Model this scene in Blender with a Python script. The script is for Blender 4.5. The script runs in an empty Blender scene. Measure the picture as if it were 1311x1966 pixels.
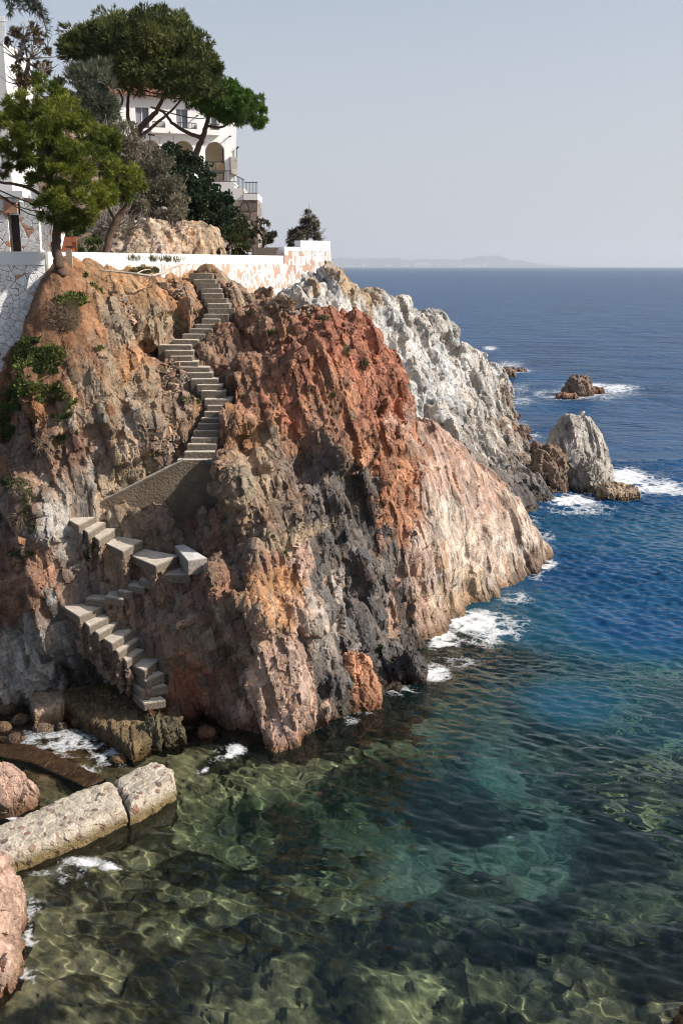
import bpy, bmesh, math, random
import numpy as np
from mathutils import Vector, Matrix

S = bpy.context.scene
C = S.collection
random.seed(7)
RNG = np.random.default_rng(11)

# ------------------------------------------------------------------ camera, sky, sun, exposure
F = 1911.0                       # focal length in photo pixels (35 mm on a 36 mm tall frame)
CX, CY = 655.5, 983.0
PITCH = math.atan((CY - 512.0) / F)
CAMZ = 12.0
cam = bpy.data.objects.new('camera', bpy.data.cameras.new('camera'))
C.objects.link(cam)
S.camera = cam
cam.location = (0, 0, CAMZ)
cam.rotation_euler = (math.pi / 2 - PITCH, 0, 0)
cam.data.sensor_fit = 'VERTICAL'
cam.data.sensor_height = 36
cam.data.lens = F / 1966 * 36
cam.data.clip_end = 60000

SUN = Vector((0.84, -0.12, 0.58)).normalized()
ELEV = math.asin(SUN.z)
w = bpy.data.worlds.new('World')
S.world = w
w.use_nodes = True
_bg = w.node_tree.nodes['Background']
_sky = w.node_tree.nodes.new('ShaderNodeTexSky')
_sky.sky_type = 'NISHITA'
_sky.sun_disc = False
_sky.sun_elevation = ELEV
_sky.sun_rotation = math.atan2(SUN.x, SUN.y)
_sky.air_density = 1.0
_sky.dust_density = 2.5
_sky.ozone_density = 1.2
# pale sea haze along the horizon, fading upward
_tc = w.node_tree.nodes.new('ShaderNodeTexCoord'); _sx = w.node_tree.nodes.new('ShaderNodeSeparateXYZ')
_rp = w.node_tree.nodes.new('ShaderNodeValToRGB'); _mx = w.node_tree.nodes.new('ShaderNodeMix'); _mx.data_type = 'RGBA'
w.node_tree.links.new(_tc.outputs['Generated'], _sx.inputs[0]); w.node_tree.links.new(_sx.outputs[2], _rp.inputs[0])
_rp.color_ramp.elements[0].position = 0.0; _rp.color_ramp.elements[0].color = (.9, .9, .9, 1)
_rp.color_ramp.elements[1].position = 0.55; _rp.color_ramp.elements[1].color = (0, 0, 0, 1)
w.node_tree.links.new(_rp.outputs[0], _mx.inputs[0]); w.node_tree.links.new(_sky.outputs[0], _mx.inputs[6])
_mx.inputs[7].default_value = (4.0, 4.12, 4.4, 1)
w.node_tree.links.new(_mx.outputs[2], _bg.inputs[0])
_bg.inputs[1].default_value = 0.118
sl = bpy.data.lights.new('sun', 'SUN')
sl.energy = 4.9
sl.angle = math.radians(0.5)
sl.color = (1.0, 0.93, 0.84)
sl.cycles.is_caustics_light = True
so = bpy.data.objects.new('sun', sl)
C.objects.link(so)
so.rotation_euler = SUN.to_track_quat('Z', 'Y').to_euler()
S.view_settings.view_transform = 'Standard'
S.view_settings.look = 'None'
S.view_settings.gamma = 1
S.view_settings.exposure = 0.40
S.cycles.use_denoising = True
S.cycles.filter_width = 1.05
S.cycles.max_bounces = 10
S.cycles.transparent_max_bounces = 12
S.cycles.caustics_reflective = False

CP, SP = math.cos(PITCH), math.sin(PITCH)

def ray(px, py):
    a = (np.asarray(px, float) - CX) / F
    b = (CY - np.asarray(py, float)) / F
    return np.stack(np.broadcast_arrays(a, CP + b * SP, -SP + b * CP), -1)

def P(px, py, Y):
    """world point seen at photo pixel (px,py) at forward distance Y"""
    d = ray(px, py)
    t = np.asarray(Y, float) / d[..., 1]
    return d * t[..., None] + np.array([0, 0, CAMZ])

def W(px, py, z=0.0):
    """world point seen at photo pixel (px,py) on the level z"""
    d = ray(px, py)
    t = (np.asarray(z, float) - CAMZ) / d[..., 2]
    return d * t[..., None] + np.array([0, 0, CAMZ])

def pix(p):
    q = p - np.array([0, 0, CAMZ])
    fw = q[..., 1] * CP - q[..., 2] * SP
    up = q[..., 1] * SP + q[..., 2] * CP
    return CX + F * q[..., 0] / fw, CY - F * up / fw

# ------------------------------------------------------------------ noise
def _hash(ix, iy, iz, seed):
    h = (ix.astype(np.int64) * 374761393 + iy.astype(np.int64) * 668265263 + iz.astype(np.int64) * 2147483647 + seed * 974634721) & 0xFFFFFFFF
    h = ((h ^ (h >> 15)) * 2246822519) & 0xFFFFFFFF
    h = ((h ^ (h >> 13)) * 3266489917) & 0xFFFFFFFF
    return h ^ (h >> 16)

def _u(h, k):
    h = ((h + k * 2654435761) * 2246822519) & 0xFFFFFFFF
    h = ((h ^ (h >> 14)) * 3266489917) & 0xFFFFFFFF
    return ((h ^ (h >> 15)) & 0xFFFFFF) / float(0x1000000)

def vnoise(p, seed=0):
    f = np.floor(p)
    t = p - f
    t = t * t * t * (t * (t * 6 - 15) + 10)
    i = f.astype(np.int64)
    r = 0
    for dx in (0, 1):
        for dy in (0, 1):
            for dz in (0, 1):
                v = _u(_hash(i[:, 0] + dx, i[:, 1] + dy, i[:, 2] + dz, seed), 1)
                r = r + v * (t[:, 0] if dx else 1 - t[:, 0]) * (t[:, 1] if dy else 1 - t[:, 1]) * (t[:, 2] if dz else 1 - t[:, 2])
    return r * 2 - 1

def fbm(p, octv=4, seed=0, gain=0.5):
    r, a = 0, 1.0
    for k in range(octv):
        r = r + a * vnoise(p * 2.03 ** k + 17.3 * k, seed + k)
        a *= gain
    return r

def ridged(p, octv=4, seed=0):
    r, a = 0, 0.5
    for k in range(octv):
        r = r + a * (1 - 2 * np.abs(vnoise(p * 2.07 ** k + 9.1 * k, seed + k)))
        a *= 0.5
    return r

def worley(p, seed=0, jit=0.95):
    i = np.floor(p).astype(np.int64)
    n = len(p)
    f1 = np.full(n, 9.0); f2 = np.full(n, 9.0)
    hid = np.zeros(n, np.int64); vec = np.zeros((n, 3))
    for dx in (-1, 0, 1):
        for dy in (-1, 0, 1):
            for dz in (-1, 0, 1):
                cx, cy, cz = i[:, 0] + dx, i[:, 1] + dy, i[:, 2] + dz
                h = _hash(cx, cy, cz, seed)
                v = np.stack([p[:, 0] - cx - .5 - jit * (_u(h, 1) - .5), p[:, 1] - cy - .5 - jit * (_u(h, 2) - .5), p[:, 2] - cz - .5 - jit * (_u(h, 3) - .5)], -1)
                d = np.sqrt((v * v).sum(1))
                c = d < f1
                f2 = np.where(c, f1, np.minimum(f2, d))
                f1 = np.where(c, d, f1)
                hid = np.where(c, h, hid)
                vec[c] = v[c]
    return f1, f2, hid, vec

def sstep(a, b, x):
    t = np.clip((x - a) / (b - a), 0, 1)
    return t * t * (3 - 2 * t)

_ROT = np.array(Matrix.Rotation(0.5, 3, 'X') @ Matrix.Rotation(0.45, 3, 'Y') @ Matrix.Rotation(0.3, 3, 'Z'))

_JN = np.array([(.93, .28, .22), (.30, -.92, .26), (-.42, -.30, .86)]); _JN = _JN / np.linalg.norm(_JN, axis=1, keepdims=True)

def joints(p, s, seed):
    """three crossing sets of near-parallel joint planes; each slab is cut again at its own offsets, so cracks run long and end in T junctions"""
    rot = np.array(Matrix.Rotation(.35 * math.sin(seed * 1.7), 3, 'Z') @ Matrix.Rotation(.25 * math.sin(seed * 2.9), 3, 'X'))
    wv = .16 * np.stack([fbm(p * .45 / s + 3 * k, 2, seed + 80 + 10 * k) for k in range(3)], -1)
    u = p @ (_JN @ rot).T / (s * np.array([.9, 1.5, 2.3])) + wv
    i0 = np.floor(u[:, 0]).astype(np.int64)
    h0 = _hash(i0, i0 * 0 + 3, i0 * 0, seed)
    u[:, 2] += _u(h0, 3); i2 = np.floor(u[:, 2]).astype(np.int64)
    h2 = _hash(i0, i2, i0 * 0 + 5, seed)
    u[:, 1] += _u(h2, 3); i1 = np.floor(u[:, 1]).astype(np.int64)
    h = _hash(i0, i1, i2, seed + 9)
    t = u - np.stack([i0, i1, i2], -1) - .5
    g = np.stack([_u(h, 4), _u(h, 5), _u(h, 6)], -1) * 2 - 1
    face = 1.0 * (_u(h, 7) - .5) + .8 * (_u(h0, 7) - .5) + (g * t * np.array([.9, .5, .9])).sum(1)
    edge = np.minimum((.5 - np.abs(t[:, 0])) * .9, (.5 - np.abs(t[:, 2])) * 2.3)
    return face, edge, h

def rock_disp(p, scales, seed=0, stretch=(1, 1, 0.45)):
    """fractured-rock displacement: planar joint blocks, roughened by smaller tilted Voronoi facets"""
    q = p @ _ROT * np.array(stretch)
    d = np.zeros(len(p)); cid = []
    for k, (s, a, crack) in enumerate(scales):
        if s > .3:
            face, edge, h = joints(p, s * .62, seed + int(s * 97))
            d += a * (face - crack * (1 - sstep(0.0, .07, edge)))
        else:
            qq = q / s + .13 * np.stack([vnoise(q * .8 / s, seed + 80 + k), vnoise(q * .8 / s, seed + 90 + k), vnoise(q * .8 / s, seed + 95 + k)], -1)
            f1, f2, h, v = worley(qq, seed + int(s * 97))
            g = np.stack([_u(h, 4), _u(h, 5), _u(h, 6)], -1) * 2 - 1
            d += a * (0.9 * (_u(h, 7) - 0.5) + 1.15 * (g * v).sum(1) - crack * (1 - sstep(0.0, 0.10, f2 - f1)))
        cid.append(h)
    return d, cid

# ------------------------------------------------------------------ scene helpers
def tag(o, label=None, cat=None, group=None, kind=None):
    if label: o['label'] = label
    if cat: o['category'] = cat
    if group: o['group'] = group
    if kind: o['kind'] = kind
    return o

def empty(name, loc=(0, 0, 0), rz=0.0, label=None, cat=None, group=None):
    o = bpy.data.objects.new(name, None)
    o.empty_display_size = 0.3
    C.objects.link(o)
    o.location = loc
    o.rotation_euler = (0, 0, rz)
    return tag(o, label, cat, group)

def mesh_np(name, v, q, mat, parent=None, col=None, smooth=False, attrs=None):
    """quads/tris mesh from numpy arrays (fast path); v in WORLD coordinates"""
    v = np.asarray(v, np.float32); q = np.asarray(q, np.int32)
    if parent is not None:
        mi = np.array(Matrix.LocRotScale(parent.location, parent.rotation_euler, (1, 1, 1)).inverted()) if parent.parent is None else None
        if mi is None:
            m = Matrix.Identity(4); x = parent
            while x is not None:
                m = Matrix.LocRotScale(x.location, x.rotation_euler, x.scale) @ m; x = x.parent
            mi = np.array(m.inverted())
        v = (np.c_[v, np.ones(len(v))] @ mi.T)[:, :3].astype(np.float32)
    me = bpy.data.meshes.new(name)
    k = q.shape[1]
    me.vertices.add(len(v)); me.vertices.foreach_set('co', v.ravel())
    me.loops.add(q.size); me.loops.foreach_set('vertex_index', q.ravel())
    me.polygons.add(len(q))
    me.polygons.foreach_set('loop_start', np.arange(0, q.size, k, dtype=np.int32))
    me.polygons.foreach_set('use_smooth', np.full(len(q), bool(smooth)))
    me.update(calc_edges=True)
    if col is not None:
        a = me.color_attributes.new('Col', 'FLOAT_COLOR', 'POINT')
        a.data.foreach_set('color', np.c_[col, np.ones(len(col))].astype(np.float32).ravel())
    for n_, arr in (attrs or {}).items():
        a = me.attributes.new(n_, 'FLOAT', 'POINT')
        a.data.foreach_set('value', np.asarray(arr, np.float32))
    me.materials.append(mat)
    o = bpy.data.objects.new(name, me)
    C.objects.link(o)
    o.parent = parent
    return o

class MB:
    """collects simple shapes (world coordinates) and links them as one mesh object"""
    def __init__(s): s.v = []; s.f = []
    def poly(s, vs, fs):
        b = len(s.v); s.v += [tuple(map(float, x)) for x in vs]; s.f += [tuple(b + i for i in f) for f in fs]
    def prism(s, bot, top):
        n = len(bot)
        s.poly(list(bot) + list(top), [tuple(range(n))[::-1], tuple(range(n, 2 * n))] + [(i, (i + 1) % n, n + (i + 1) % n, n + i) for i in range(n)])
    def box(s, x0, x1, y0, y1, z0, z1):
        b = [(x0, y0), (x1, y0), (x1, y1), (x0, y1)]
        s.prism([(x, y, z0) for x, y in b], [(x, y, z1) for x, y in b])
    def tube(s, pts, r, n=7):
        pts = [np.asarray(p, float) for p in pts]
        rs = r if hasattr(r, '__len__') else [r] * len(pts)
        rings = []; up = None
        for i, p in enumerate(pts):
            d = pts[min(i + 1, len(pts) - 1)] - pts[max(i - 1, 0)]
            d = d / (np.linalg.norm(d) + 1e-9)
            if up is None:
                up = np.cross(d, (0.3, 0.9, 0.1)); up /= np.linalg.norm(up)
            up = up - d * up.dot(d); up /= np.linalg.norm(up)
            sd = np.cross(d, up)
            rings.append([p + rs[i] * (math.cos(a) * up + math.sin(a) * sd) for a in np.linspace(0, 2 * math.pi, n, endpoint=False)])
        vs = [x for rg in rings for x in rg]
        fs = [(i * n + j, i * n + (j + 1) % n, (i + 1) * n + (j + 1) % n, (i + 1) * n + j) for i in range(len(pts) - 1) for j in range(n)]
        fs += [tuple(range(n))[::-1], tuple((len(pts) - 1) * n + j for j in range(n))]
        s.poly(vs, fs)
    def build(s, name, mat, parent=None, smooth=False, bevel=0.0):
        v = np.array(s.v)
        if parent is not None:
            m = Matrix.Identity(4); x = parent
            while x is not None:
                m = Matrix.LocRotScale(x.location, x.rotation_euler, x.scale) @ m; x = x.parent
            v = (np.c_[v, np.ones(len(v))] @ np.array(m.inverted()).T)[:, :3]
        me = bpy.data.meshes.new(name)
        me.from_pydata(v.tolist(), [], s.f)
        bm = bmesh.new(); bm.from_mesh(me)
        bmesh.ops.recalc_face_normals(bm, faces=bm.faces)
        if bevel: bmesh.ops.bevel(bm, geom=bm.edges[:], offset=bevel, segments=2, affect='EDGES', clamp_overlap=True)
        bm.to_mesh(me); bm.free()
        if smooth: me.polygons.foreach_set('use_smooth', [True] * len(me.polygons))
        me.materials.append(mat)
        o = bpy.data.objects.new(name, me)
        C.objects.link(o); o.parent = parent
        return o

# ------------------------------------------------------------------ materials
class M:
    def __init__(s, name):
        s.m = bpy.data.materials.new(name); s.m.use_nodes = True
        s.t = s.m.node_tree; s.p = s.t.nodes['Principled BSDF']; s.out = s.t.nodes['Material Output']
    def n(s, ty, **kw):
        x = s.t.nodes.new(ty)
        for k, v in kw.items():
            if k in x.inputs: x.inputs[k].default_value = v
            else: setattr(x, k, v)
        return x
    def l(s, a, b): s.t.links.new(a, b)
    def noise(s, scale, detail=4, rough=.6, coord='Object', vec=None):
        n = s.n('ShaderNodeTexNoise', Scale=scale, Detail=detail, Roughness=rough)
        s.l(vec if vec is not None else s.coord(coord), n.inputs['Vector'])
        return n
    def coord(s, which='Object'):
        if not hasattr(s, '_tc'): s._tc = s.n('ShaderNodeTexCoord')
        return s._tc.outputs[which]
    def ramp(s, fac, stops):
        r = s.n('ShaderNodeValToRGB')
        e = r.color_ramp.elements
        while len(e) < len(stops): e.new(0.5)
        for x, (pos, c) in zip(e, stops):
            x.position = pos; x.color = (*c, 1) if hasattr(c, '__len__') else (c, c, c, 1)
        s.l(fac, r.inputs[0]); return r.outputs[0]
    def mix(s, fac, a, b, mode='MIX'):
        x = s.n('ShaderNodeMix', data_type='RGBA', blend_type=mode)
        for sock, val in ((x.inputs[0], fac), (x.inputs[6], a), (x.inputs[7], b)):
            if hasattr(val, 'is_linked') or hasattr(val, 'links'): s.l(val, sock)
            elif hasattr(val, '__len__'): sock.default_value = (*val, 1) if len(val) == 3 else val
            else: sock.default_value = val
        return x.outputs[2]
    def math(s, op, a, b=0.0, c=0.0):
        x = s.n('ShaderNodeMath', operation=op)
        for i, val in enumerate((a, b, c)):
            if hasattr(val, 'links'): s.l(val, x.inputs[i])
            else: x.inputs[i].default_value = val
        return x.outputs[0]
    def bump(s, h, strength=.5, dist=.05):
        b = s.n('ShaderNodeBump', Strength=strength, Distance=dist)
        s.l(h, b.inputs['Height']); s.l(b.outputs[0], s.p.inputs['Normal']); return b

def simple(name, col, rough=.8, var=.25, scale=3.0, bump=.3, bdist=.02, spec=.3):
    m = M(name)
    n = m.noise(scale, 6, .65)
    c = m.ramp(n.outputs[0], [(.25, tuple(x * (1 - var) for x in col)), (.75, tuple(min(1, x * (1 + var)) for x in col))])
    m.l(c, m.p.inputs['Base Color'])
    m.p.inputs['Roughness'].default_value = rough
    m.p.inputs['Specular IOR Level'].default_value = spec
    if bump:
        n2 = m.noise(scale * 9, 5, .6); m.bump(n2.outputs[0], bump, bdist)
    return m.m

def rock_mat(name, wet=True):
    m = M(name)
    at = m.n('ShaderNodeVertexColor', layer_name='Col')
    big = m.noise(1.1, 6, .7); fine = m.noise(9, 6, .75); tiny = m.noise(45, 4, .7)
    c = m.mix(1.0, at.outputs[0], m.ramp(big.outputs[0], [(.28, .62), (.5, 1.0), (.72, 1.35)]), 'MULTIPLY')
    c = m.mix(1.0, c, m.ramp(fine.outputs[0], [(.3, .6), (.5, 1.0), (.7, 1.4)]), 'MULTIPLY')
    # pale quartz specks and rusty lichen
    c = m.mix(m.ramp(tiny.outputs[0], [(.62, 0.0), (.72, .55)]), c, (.55, .48, .42))
    li = m.noise(2.6, 5, .7)
    c = m.mix(m.ramp(li.outputs[0], [(.60, 0.0), (.72, .3)]), c, (.30, .15, .06))
    if wet:
        z = m.n('ShaderNodeSeparateXYZ'); m.l(m.coord('Object'), z.inputs[0])
        zn = m.math('ADD', z.outputs[2], m.math('MULTIPLY', big.outputs[0], -0.7))
        wf = m.ramp(m.math('MULTIPLY_ADD', zn, 1.6, .55), [(.12, 1.0), (.75, 0.0)])
        c = m.mix(wf, c, m.mix(1.0, c, (.42, .34, .25), 'MULTIPLY'))
        m.l(m.ramp(wf, [(0, .88), (1, .35)]), m.p.inputs['Roughness'])
    else:
        m.p.inputs['Roughness'].default_value = .9
    m.p.inputs['Specular IOR Level'].default_value = .25
    m.l(c, m.p.inputs['Base Color'])
    mp = m.n('ShaderNodeMapping'); mp.inputs['Scale'].default_value = (1, 1, .45); mp.inputs['Rotation'].default_value = (.4, .35, .2); m.l(m.mix(.06, m.coord(), fine.outputs['Color']), mp.inputs[0])
    v1 = m.n('ShaderNodeTexVoronoi', feature='DISTANCE_TO_EDGE', Scale=5.0); v2 = m.n('ShaderNodeTexVoronoi', feature='F1', Scale=11.0); m.l(mp.outputs[0], v1.inputs['Vector']); m.l(mp.outputs[0], v2.inputs['Vector'])
    h = m.math('MULTIPLY_ADD', fine.outputs[0], .8, m.math('MULTIPLY', tiny.outputs[0], .35))
    h = m.math('ADD', h, m.math('ADD', m.math('MULTIPLY', m.ramp(v1.outputs[0], [(0, 0.0), (.07, 1.0)]), .55), m.math('MULTIPLY', v2.outputs[0], .5)))
    m.bump(h, .6, .05)
    return m.m

def leaf_mat(name, trans=.25):
    m = M(name)
    at = m.n('ShaderNodeVertexColor', layer_name='Col')
    m.l(at.outputs[0], m.p.inputs['Base Color'])
    m.p.inputs['Roughness'].default_value = .6
    m.p.inputs['Specular IOR Level'].default_value = .25
    tr = m.n('ShaderNodeBsdfTranslucent'); m.l(at.outputs[0], tr.inputs[0])
    mx = m.n('ShaderNodeMixShader'); mx.inputs[0].default_value = trans
    m.l(m.p.outputs[0], mx.inputs[1]); m.l(tr.outputs[0], mx.inputs[2]); m.l(mx.outputs[0], m.out.inputs[0])
    return m.m

def stonewall_mat(name, stone_lo, stone_hi, mortar, scale=3.2, gap=.06, odd=None, oddp=.9, sq=1.0):
    m = M(name)
    v = m.n('ShaderNodeTexVoronoi', feature='DISTANCE_TO_EDGE', Scale=scale)
    v2 = m.n('ShaderNodeTexVoronoi', feature='F1', Scale=scale)
    wn = m.noise(2.5, 3); sqn = m.n('ShaderNodeMapping'); sqn.inputs['Scale'].default_value = (1, 1, sq); m.l(m.coord('Object'), sqn.inputs[0]); mp = m.mix(.15, sqn.outputs[0], wn.outputs['Color'])
    m.l(mp, v.inputs['Vector']); m.l(mp, v2.inputs['Vector'])
    sep = m.n('ShaderNodeSeparateColor'); m.l(v2.outputs['Color'], sep.inputs[0])
    c = m.ramp(sep.outputs[0], [(0, stone_lo), (1, stone_hi)])
    if odd:
        c = m.mix(m.ramp(sep.outputs[1], [(oddp - .01, 0.0), (oddp, 1.0)]), c, odd)
    fn = m.noise(14, 6, .7)
    c = m.mix(1.0, c, m.ramp(fn.outputs[0], [(.3, .7), (.7, 1.25)]), 'MULTIPLY')
    e = m.ramp(v.outputs[0], [(gap * .4, 1.0), (gap, 0.0)])
    c = m.mix(e, c, mortar)
    m.l(c, m.p.inputs['Base Color']); m.p.inputs['Roughness'].default_value = .9
    h = m.math('MULTIPLY_ADD', m.ramp(v.outputs[0], [(0, 0.0), (gap * 2.2, 1.0)]), 1.0, m.math('MULTIPLY', fn.outputs[0], .5))
    m.bump(h, .5, .03)
    return m.m

ROCK = rock_mat('cliff rock')
DRYROCK = rock_mat('dry rock', False)
LEAF = leaf_mat('leaves')
def step_mat(name, col, shade_stain):
    m = M(name)
    n = m.noise(3.2, 6, .7); n2 = m.noise(17, 6, .7)
    c = m.ramp(n.outputs[0], [(.3, tuple(x * .7 for x in col)), (.7, tuple(x * 1.2 for x in col))])
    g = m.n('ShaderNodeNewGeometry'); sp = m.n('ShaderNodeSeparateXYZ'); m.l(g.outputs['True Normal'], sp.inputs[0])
    # upright faces darkened: their shade is put into the colour, along with soil
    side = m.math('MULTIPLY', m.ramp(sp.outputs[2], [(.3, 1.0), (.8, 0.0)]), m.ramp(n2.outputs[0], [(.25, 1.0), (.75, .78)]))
    c = m.mix(side, c, shade_stain)
    c = m.mix(1.0, c, m.ramp(n2.outputs[0], [(.3, .7), (.7, 1.2)]), 'MULTIPLY')
    m.l(c, m.p.inputs['Base Color']); m.p.inputs['Roughness'].default_value = .92
    m.bump(m.math('ADD', n2.outputs[0], n.outputs[0]), .8, .03)
    return m.m
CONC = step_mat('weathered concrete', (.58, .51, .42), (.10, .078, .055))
CONC_OLD = simple('old sea concrete', (.36, .30, .21), .85, .5, 2.6, .8, .05)
PLASTER = simple('white plaster', (.80, .79, .76), .85, .06, 1.2, .2, .01)
CREAM = simple('cream plaster', (.82, .73, .56), .85, .06, 1.2, .1, .01)
BARK = simple('pine bark', (.13, .085, .06), .95, .5, 6, 1.0, .05)
DARKMETAL = simple('dark iron', (.05, .045, .045), .6, .2, 5, 0)
SHUTTER = simple('grey shutter', (.20, .21, .24), .6, .1, 2, .1)
DARKDOOR = simple('dark timber door', (.06, .045, .04), .6, .2, 3, .1)
TERRACOTTA = simple('terracotta tile', (.33, .18, .11), .85, .35, 3, .4)
def rubble_mat(name):
    m = M(name)
    n1 = m.noise(3, 6, .7); n2 = m.noise(22, 5, .7)
    v = m.n('ShaderNodeTexVoronoi', feature='F1', Scale=5.5); wn = m.noise(5, 3)
    m.l(m.mix(.10, m.coord(), wn.outputs['Color']), v.inputs['Vector'])
    sep = m.n('ShaderNodeSeparateColor'); m.l(v.outputs['Color'], sep.inputs[0])
    base = m.ramp(n1.outputs[0], [(.3, (.30, .25, .18)), (.7, (.55, .49, .40))])
    st = m.ramp(sep.outputs[1], [(0, (.13, .10, .08)), (.5, (.30, .17, .12)), (1, (.34, .31, .27))])
    isst = m.math('MULTIPLY', m.ramp(sep.outputs[0], [(.55, 0.0), (.58, 1.0)]), m.ramp(v.outputs[0], [(.32, 1.0), (.42, 0.0)]))
    c = m.mix(isst, base, st)
    c = m.mix(1.0, c, m.ramp(n2.outputs[0], [(.3, .65), (.7, 1.25)]), 'MULTIPLY')
    z = m.n('ShaderNodeSeparateXYZ'); m.l(m.coord('Object'), z.inputs[0])
    wf = m.ramp(m.math('ADD', z.outputs[2], m.math('MULTIPLY', n1.outputs[0], -.25)), [(.02, 1.0), (.22, 0.0)])
    c = m.mix(wf, c, m.mix(1.0, c, (.40, .33, .18), 'MULTIPLY'))
    m.l(c, m.p.inputs['Base Color']); m.p.inputs['Roughness'].default_value = .85
    m.bump(m.math('ADD', m.math('MULTIPLY', isst, .6), n2.outputs[0]), .8, .04)
    return m.m
RUBBLE = rubble_mat('rubble concrete')
RUSTY = simple('rusted steel', (.22, .075, .035), .8, .3, 6, .2)
DRYWOOD = simple('bleached wood', (.42, .36, .29), .9, .25, 8, .4)
WHITE_STONE = stonewall_mat('whitewashed stone', (.70, .68, .65), (.85, .84, .82), (.24, .21, .18), 5.2, .03, (.55, .30, .19), .95)
PATCHY_STONE = stonewall_mat('patchy whitewashed stone', (.58, .55, .52), (.80, .78, .76), (.42, .35, .30), 9.0, .05, (.50, .32, .24), .70, .5)
BROWN_STONE = stonewall_mat('brown rubble stone', (.12, .10, .085), (.46, .38, .31), (.06, .05, .045), 1.7, .06)

PAL = dict(dtan=(.235, .175, .118), dorange=(.27, .15, .08), red=(.27, .115, .07), ored=(.31, .155, .09), orange=(.34, .19, .10), tan=(.32, .24, .165), brown=(.18, .125, .09), rbrown=(.20, .11, .07),
           dark=(.105, .093, .085), black=(.07, .064, .06), grey=(.25, .22, .19), pink=(.345, .235, .18), pale=(.41, .335, .275), white=(.43, .415, .39),
           lgrey=(.38, .355, .32), soil=(.19, .095, .048), soil2=(.27, .16, .085))

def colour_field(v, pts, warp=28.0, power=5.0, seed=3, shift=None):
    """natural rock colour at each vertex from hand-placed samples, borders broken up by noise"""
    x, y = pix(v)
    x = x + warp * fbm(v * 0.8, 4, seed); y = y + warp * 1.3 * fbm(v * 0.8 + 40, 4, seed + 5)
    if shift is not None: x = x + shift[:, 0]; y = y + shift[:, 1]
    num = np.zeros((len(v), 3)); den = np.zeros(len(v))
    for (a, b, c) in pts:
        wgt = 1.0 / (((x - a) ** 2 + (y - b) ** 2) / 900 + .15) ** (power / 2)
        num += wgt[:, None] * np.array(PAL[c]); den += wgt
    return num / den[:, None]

# ------------------------------------------------------------------ control nets -> dense grids
def cr(p0, p1, p2, p3, t):
    return .5 * ((2 * p1) + (-p0 + p2) * t + (2 * p0 - 5 * p1 + 4 * p2 - p3) * t * t + (-p0 + 3 * p1 - 3 * p2 + p3) * t ** 3)

def resample(A, counts):
    """Catmull-Rom along axis 0"""
    n = len(A); out = []
    for i in range(n - 1):
        p0 = A[max(i - 1, 0)]; p1 = A[i]; p2 = A[i + 1]; p3 = A[min(i + 2, n - 1)]
        for k in range(counts[i]):
            out.append(cr(p0, p1, p2, p3, k / counts[i]))
    out.append(A[-1])
    return np.array(out)

def net_grid(N, cell):
    """N: rows x cols x 3 world points -> dense grid of about CELL metres"""
    N = np.asarray(N, float)
    dr = np.linalg.norm(N[1:] - N[:-1], axis=-1); dc = np.linalg.norm(N[:, 1:] - N[:, :-1], axis=-1)
    cr_ = [max(2, int(np.percentile(r, 96) / cell)) for r in dr]; cc = [max(2, int(np.percentile(r, 96) / cell)) for r in dc.T]
    G = resample(N, cr_)
    return resample(G.transpose(1, 0, 2), cc).transpose(1, 0, 2)

def grid_normals(G):
    du = np.gradient(G, axis=1); dv = np.gradient(G, axis=0)
    n = np.cross(du, dv); n /= np.linalg.norm(n, axis=-1, keepdims=True) + 1e-9
    return n

def smooth_grid(A, it):
    for _ in range(it):
        B = A.copy()
        B[1:-1] = (A[:-2] + 2 * A[1:-1] + A[2:]) / 4
        A = B; B = A.copy()
        B[:, 1:-1] = (A[:, :-2] + 2 * A[:, 1:-1] + A[:, 2:]) / 4
        A = B
    return A

def box_blur(A, w, it=3):
    """box blur of half-width W cells along both grid axes"""
    for _ in range(it):
        for ax in (0, 1):
            B = np.moveaxis(A, ax, 0)
            Bp = np.concatenate([np.repeat(B[:1], w, 0), B, np.repeat(B[-1:], w, 0)])
            c = np.concatenate([np.zeros_like(Bp[:1]), np.cumsum(Bp, 0)])
            A = np.moveaxis((c[2 * w + 1:] - c[:-(2 * w + 1)]) / (2 * w + 1), 0, ax)
    return A

def quads(n, m, wrap=False):
    i = np.arange(n * m).reshape(n, m)
    if wrap: i = np.c_[i, i[:, :1]]
    return np.stack([i[:-1, :-1], i[1:, :-1], i[1:, 1:], i[:-1, 1:]], -1).reshape(-1, 4)

# ------------------------------------------------------------------ stair treads (needed by the cliff, built further down)
def z4(x, y): return 280 + .3661 * x, 480 + .3661 * y
def z5(x, y): return .3661 * x, 860 + .3661 * y
UP = [(122, 228, 350), (155, 250, 365), (179, 262, 382), (203, 285, 395), (228, 292, 405), (254, 305, 425), (281, 320, 440), (308, 325, 463),
      (336, 305, 430), (363, 290, 390), (389, 258, 365), (416, 225, 350), (443, 190, 310), (471, 140, 275), (498, 60, 240),
      (528, 95, 245), (557, 125, 245), (586, 148, 272), (616, 175, 330), (646, 205, 350), (678, 235, 378), (709, 265, 405), (741, 285, 420),
      (782, 305, 455), (818, 318, 455), (850, 303, 430), (883, 288, 412), (916, 268, 400), (950, 250, 385), (986, 234, 376), (1021, 215, 368), (1060, 198, 362), (1103, 163, 392)]
_ky = [122, 308, 498, 772, 1103]; _kY = [36.2, 34.2, 32.1, 29.8, 27.7]
TREADS = []          # world quads: left-front, right-front, right-back, left-back
for y, a, b in UP:
    yy = float(np.interp(y, _ky, _kY))
    (xa, ya), (xb, yb) = z4(a, y), z4(b, y)
    A = P(xa, ya, yy); B = P(xb, yb, yy); B[2] = A[2]
    TREADS.append([A, B, B + (0, .62, 0), A + (0, .62, 0)])
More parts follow.
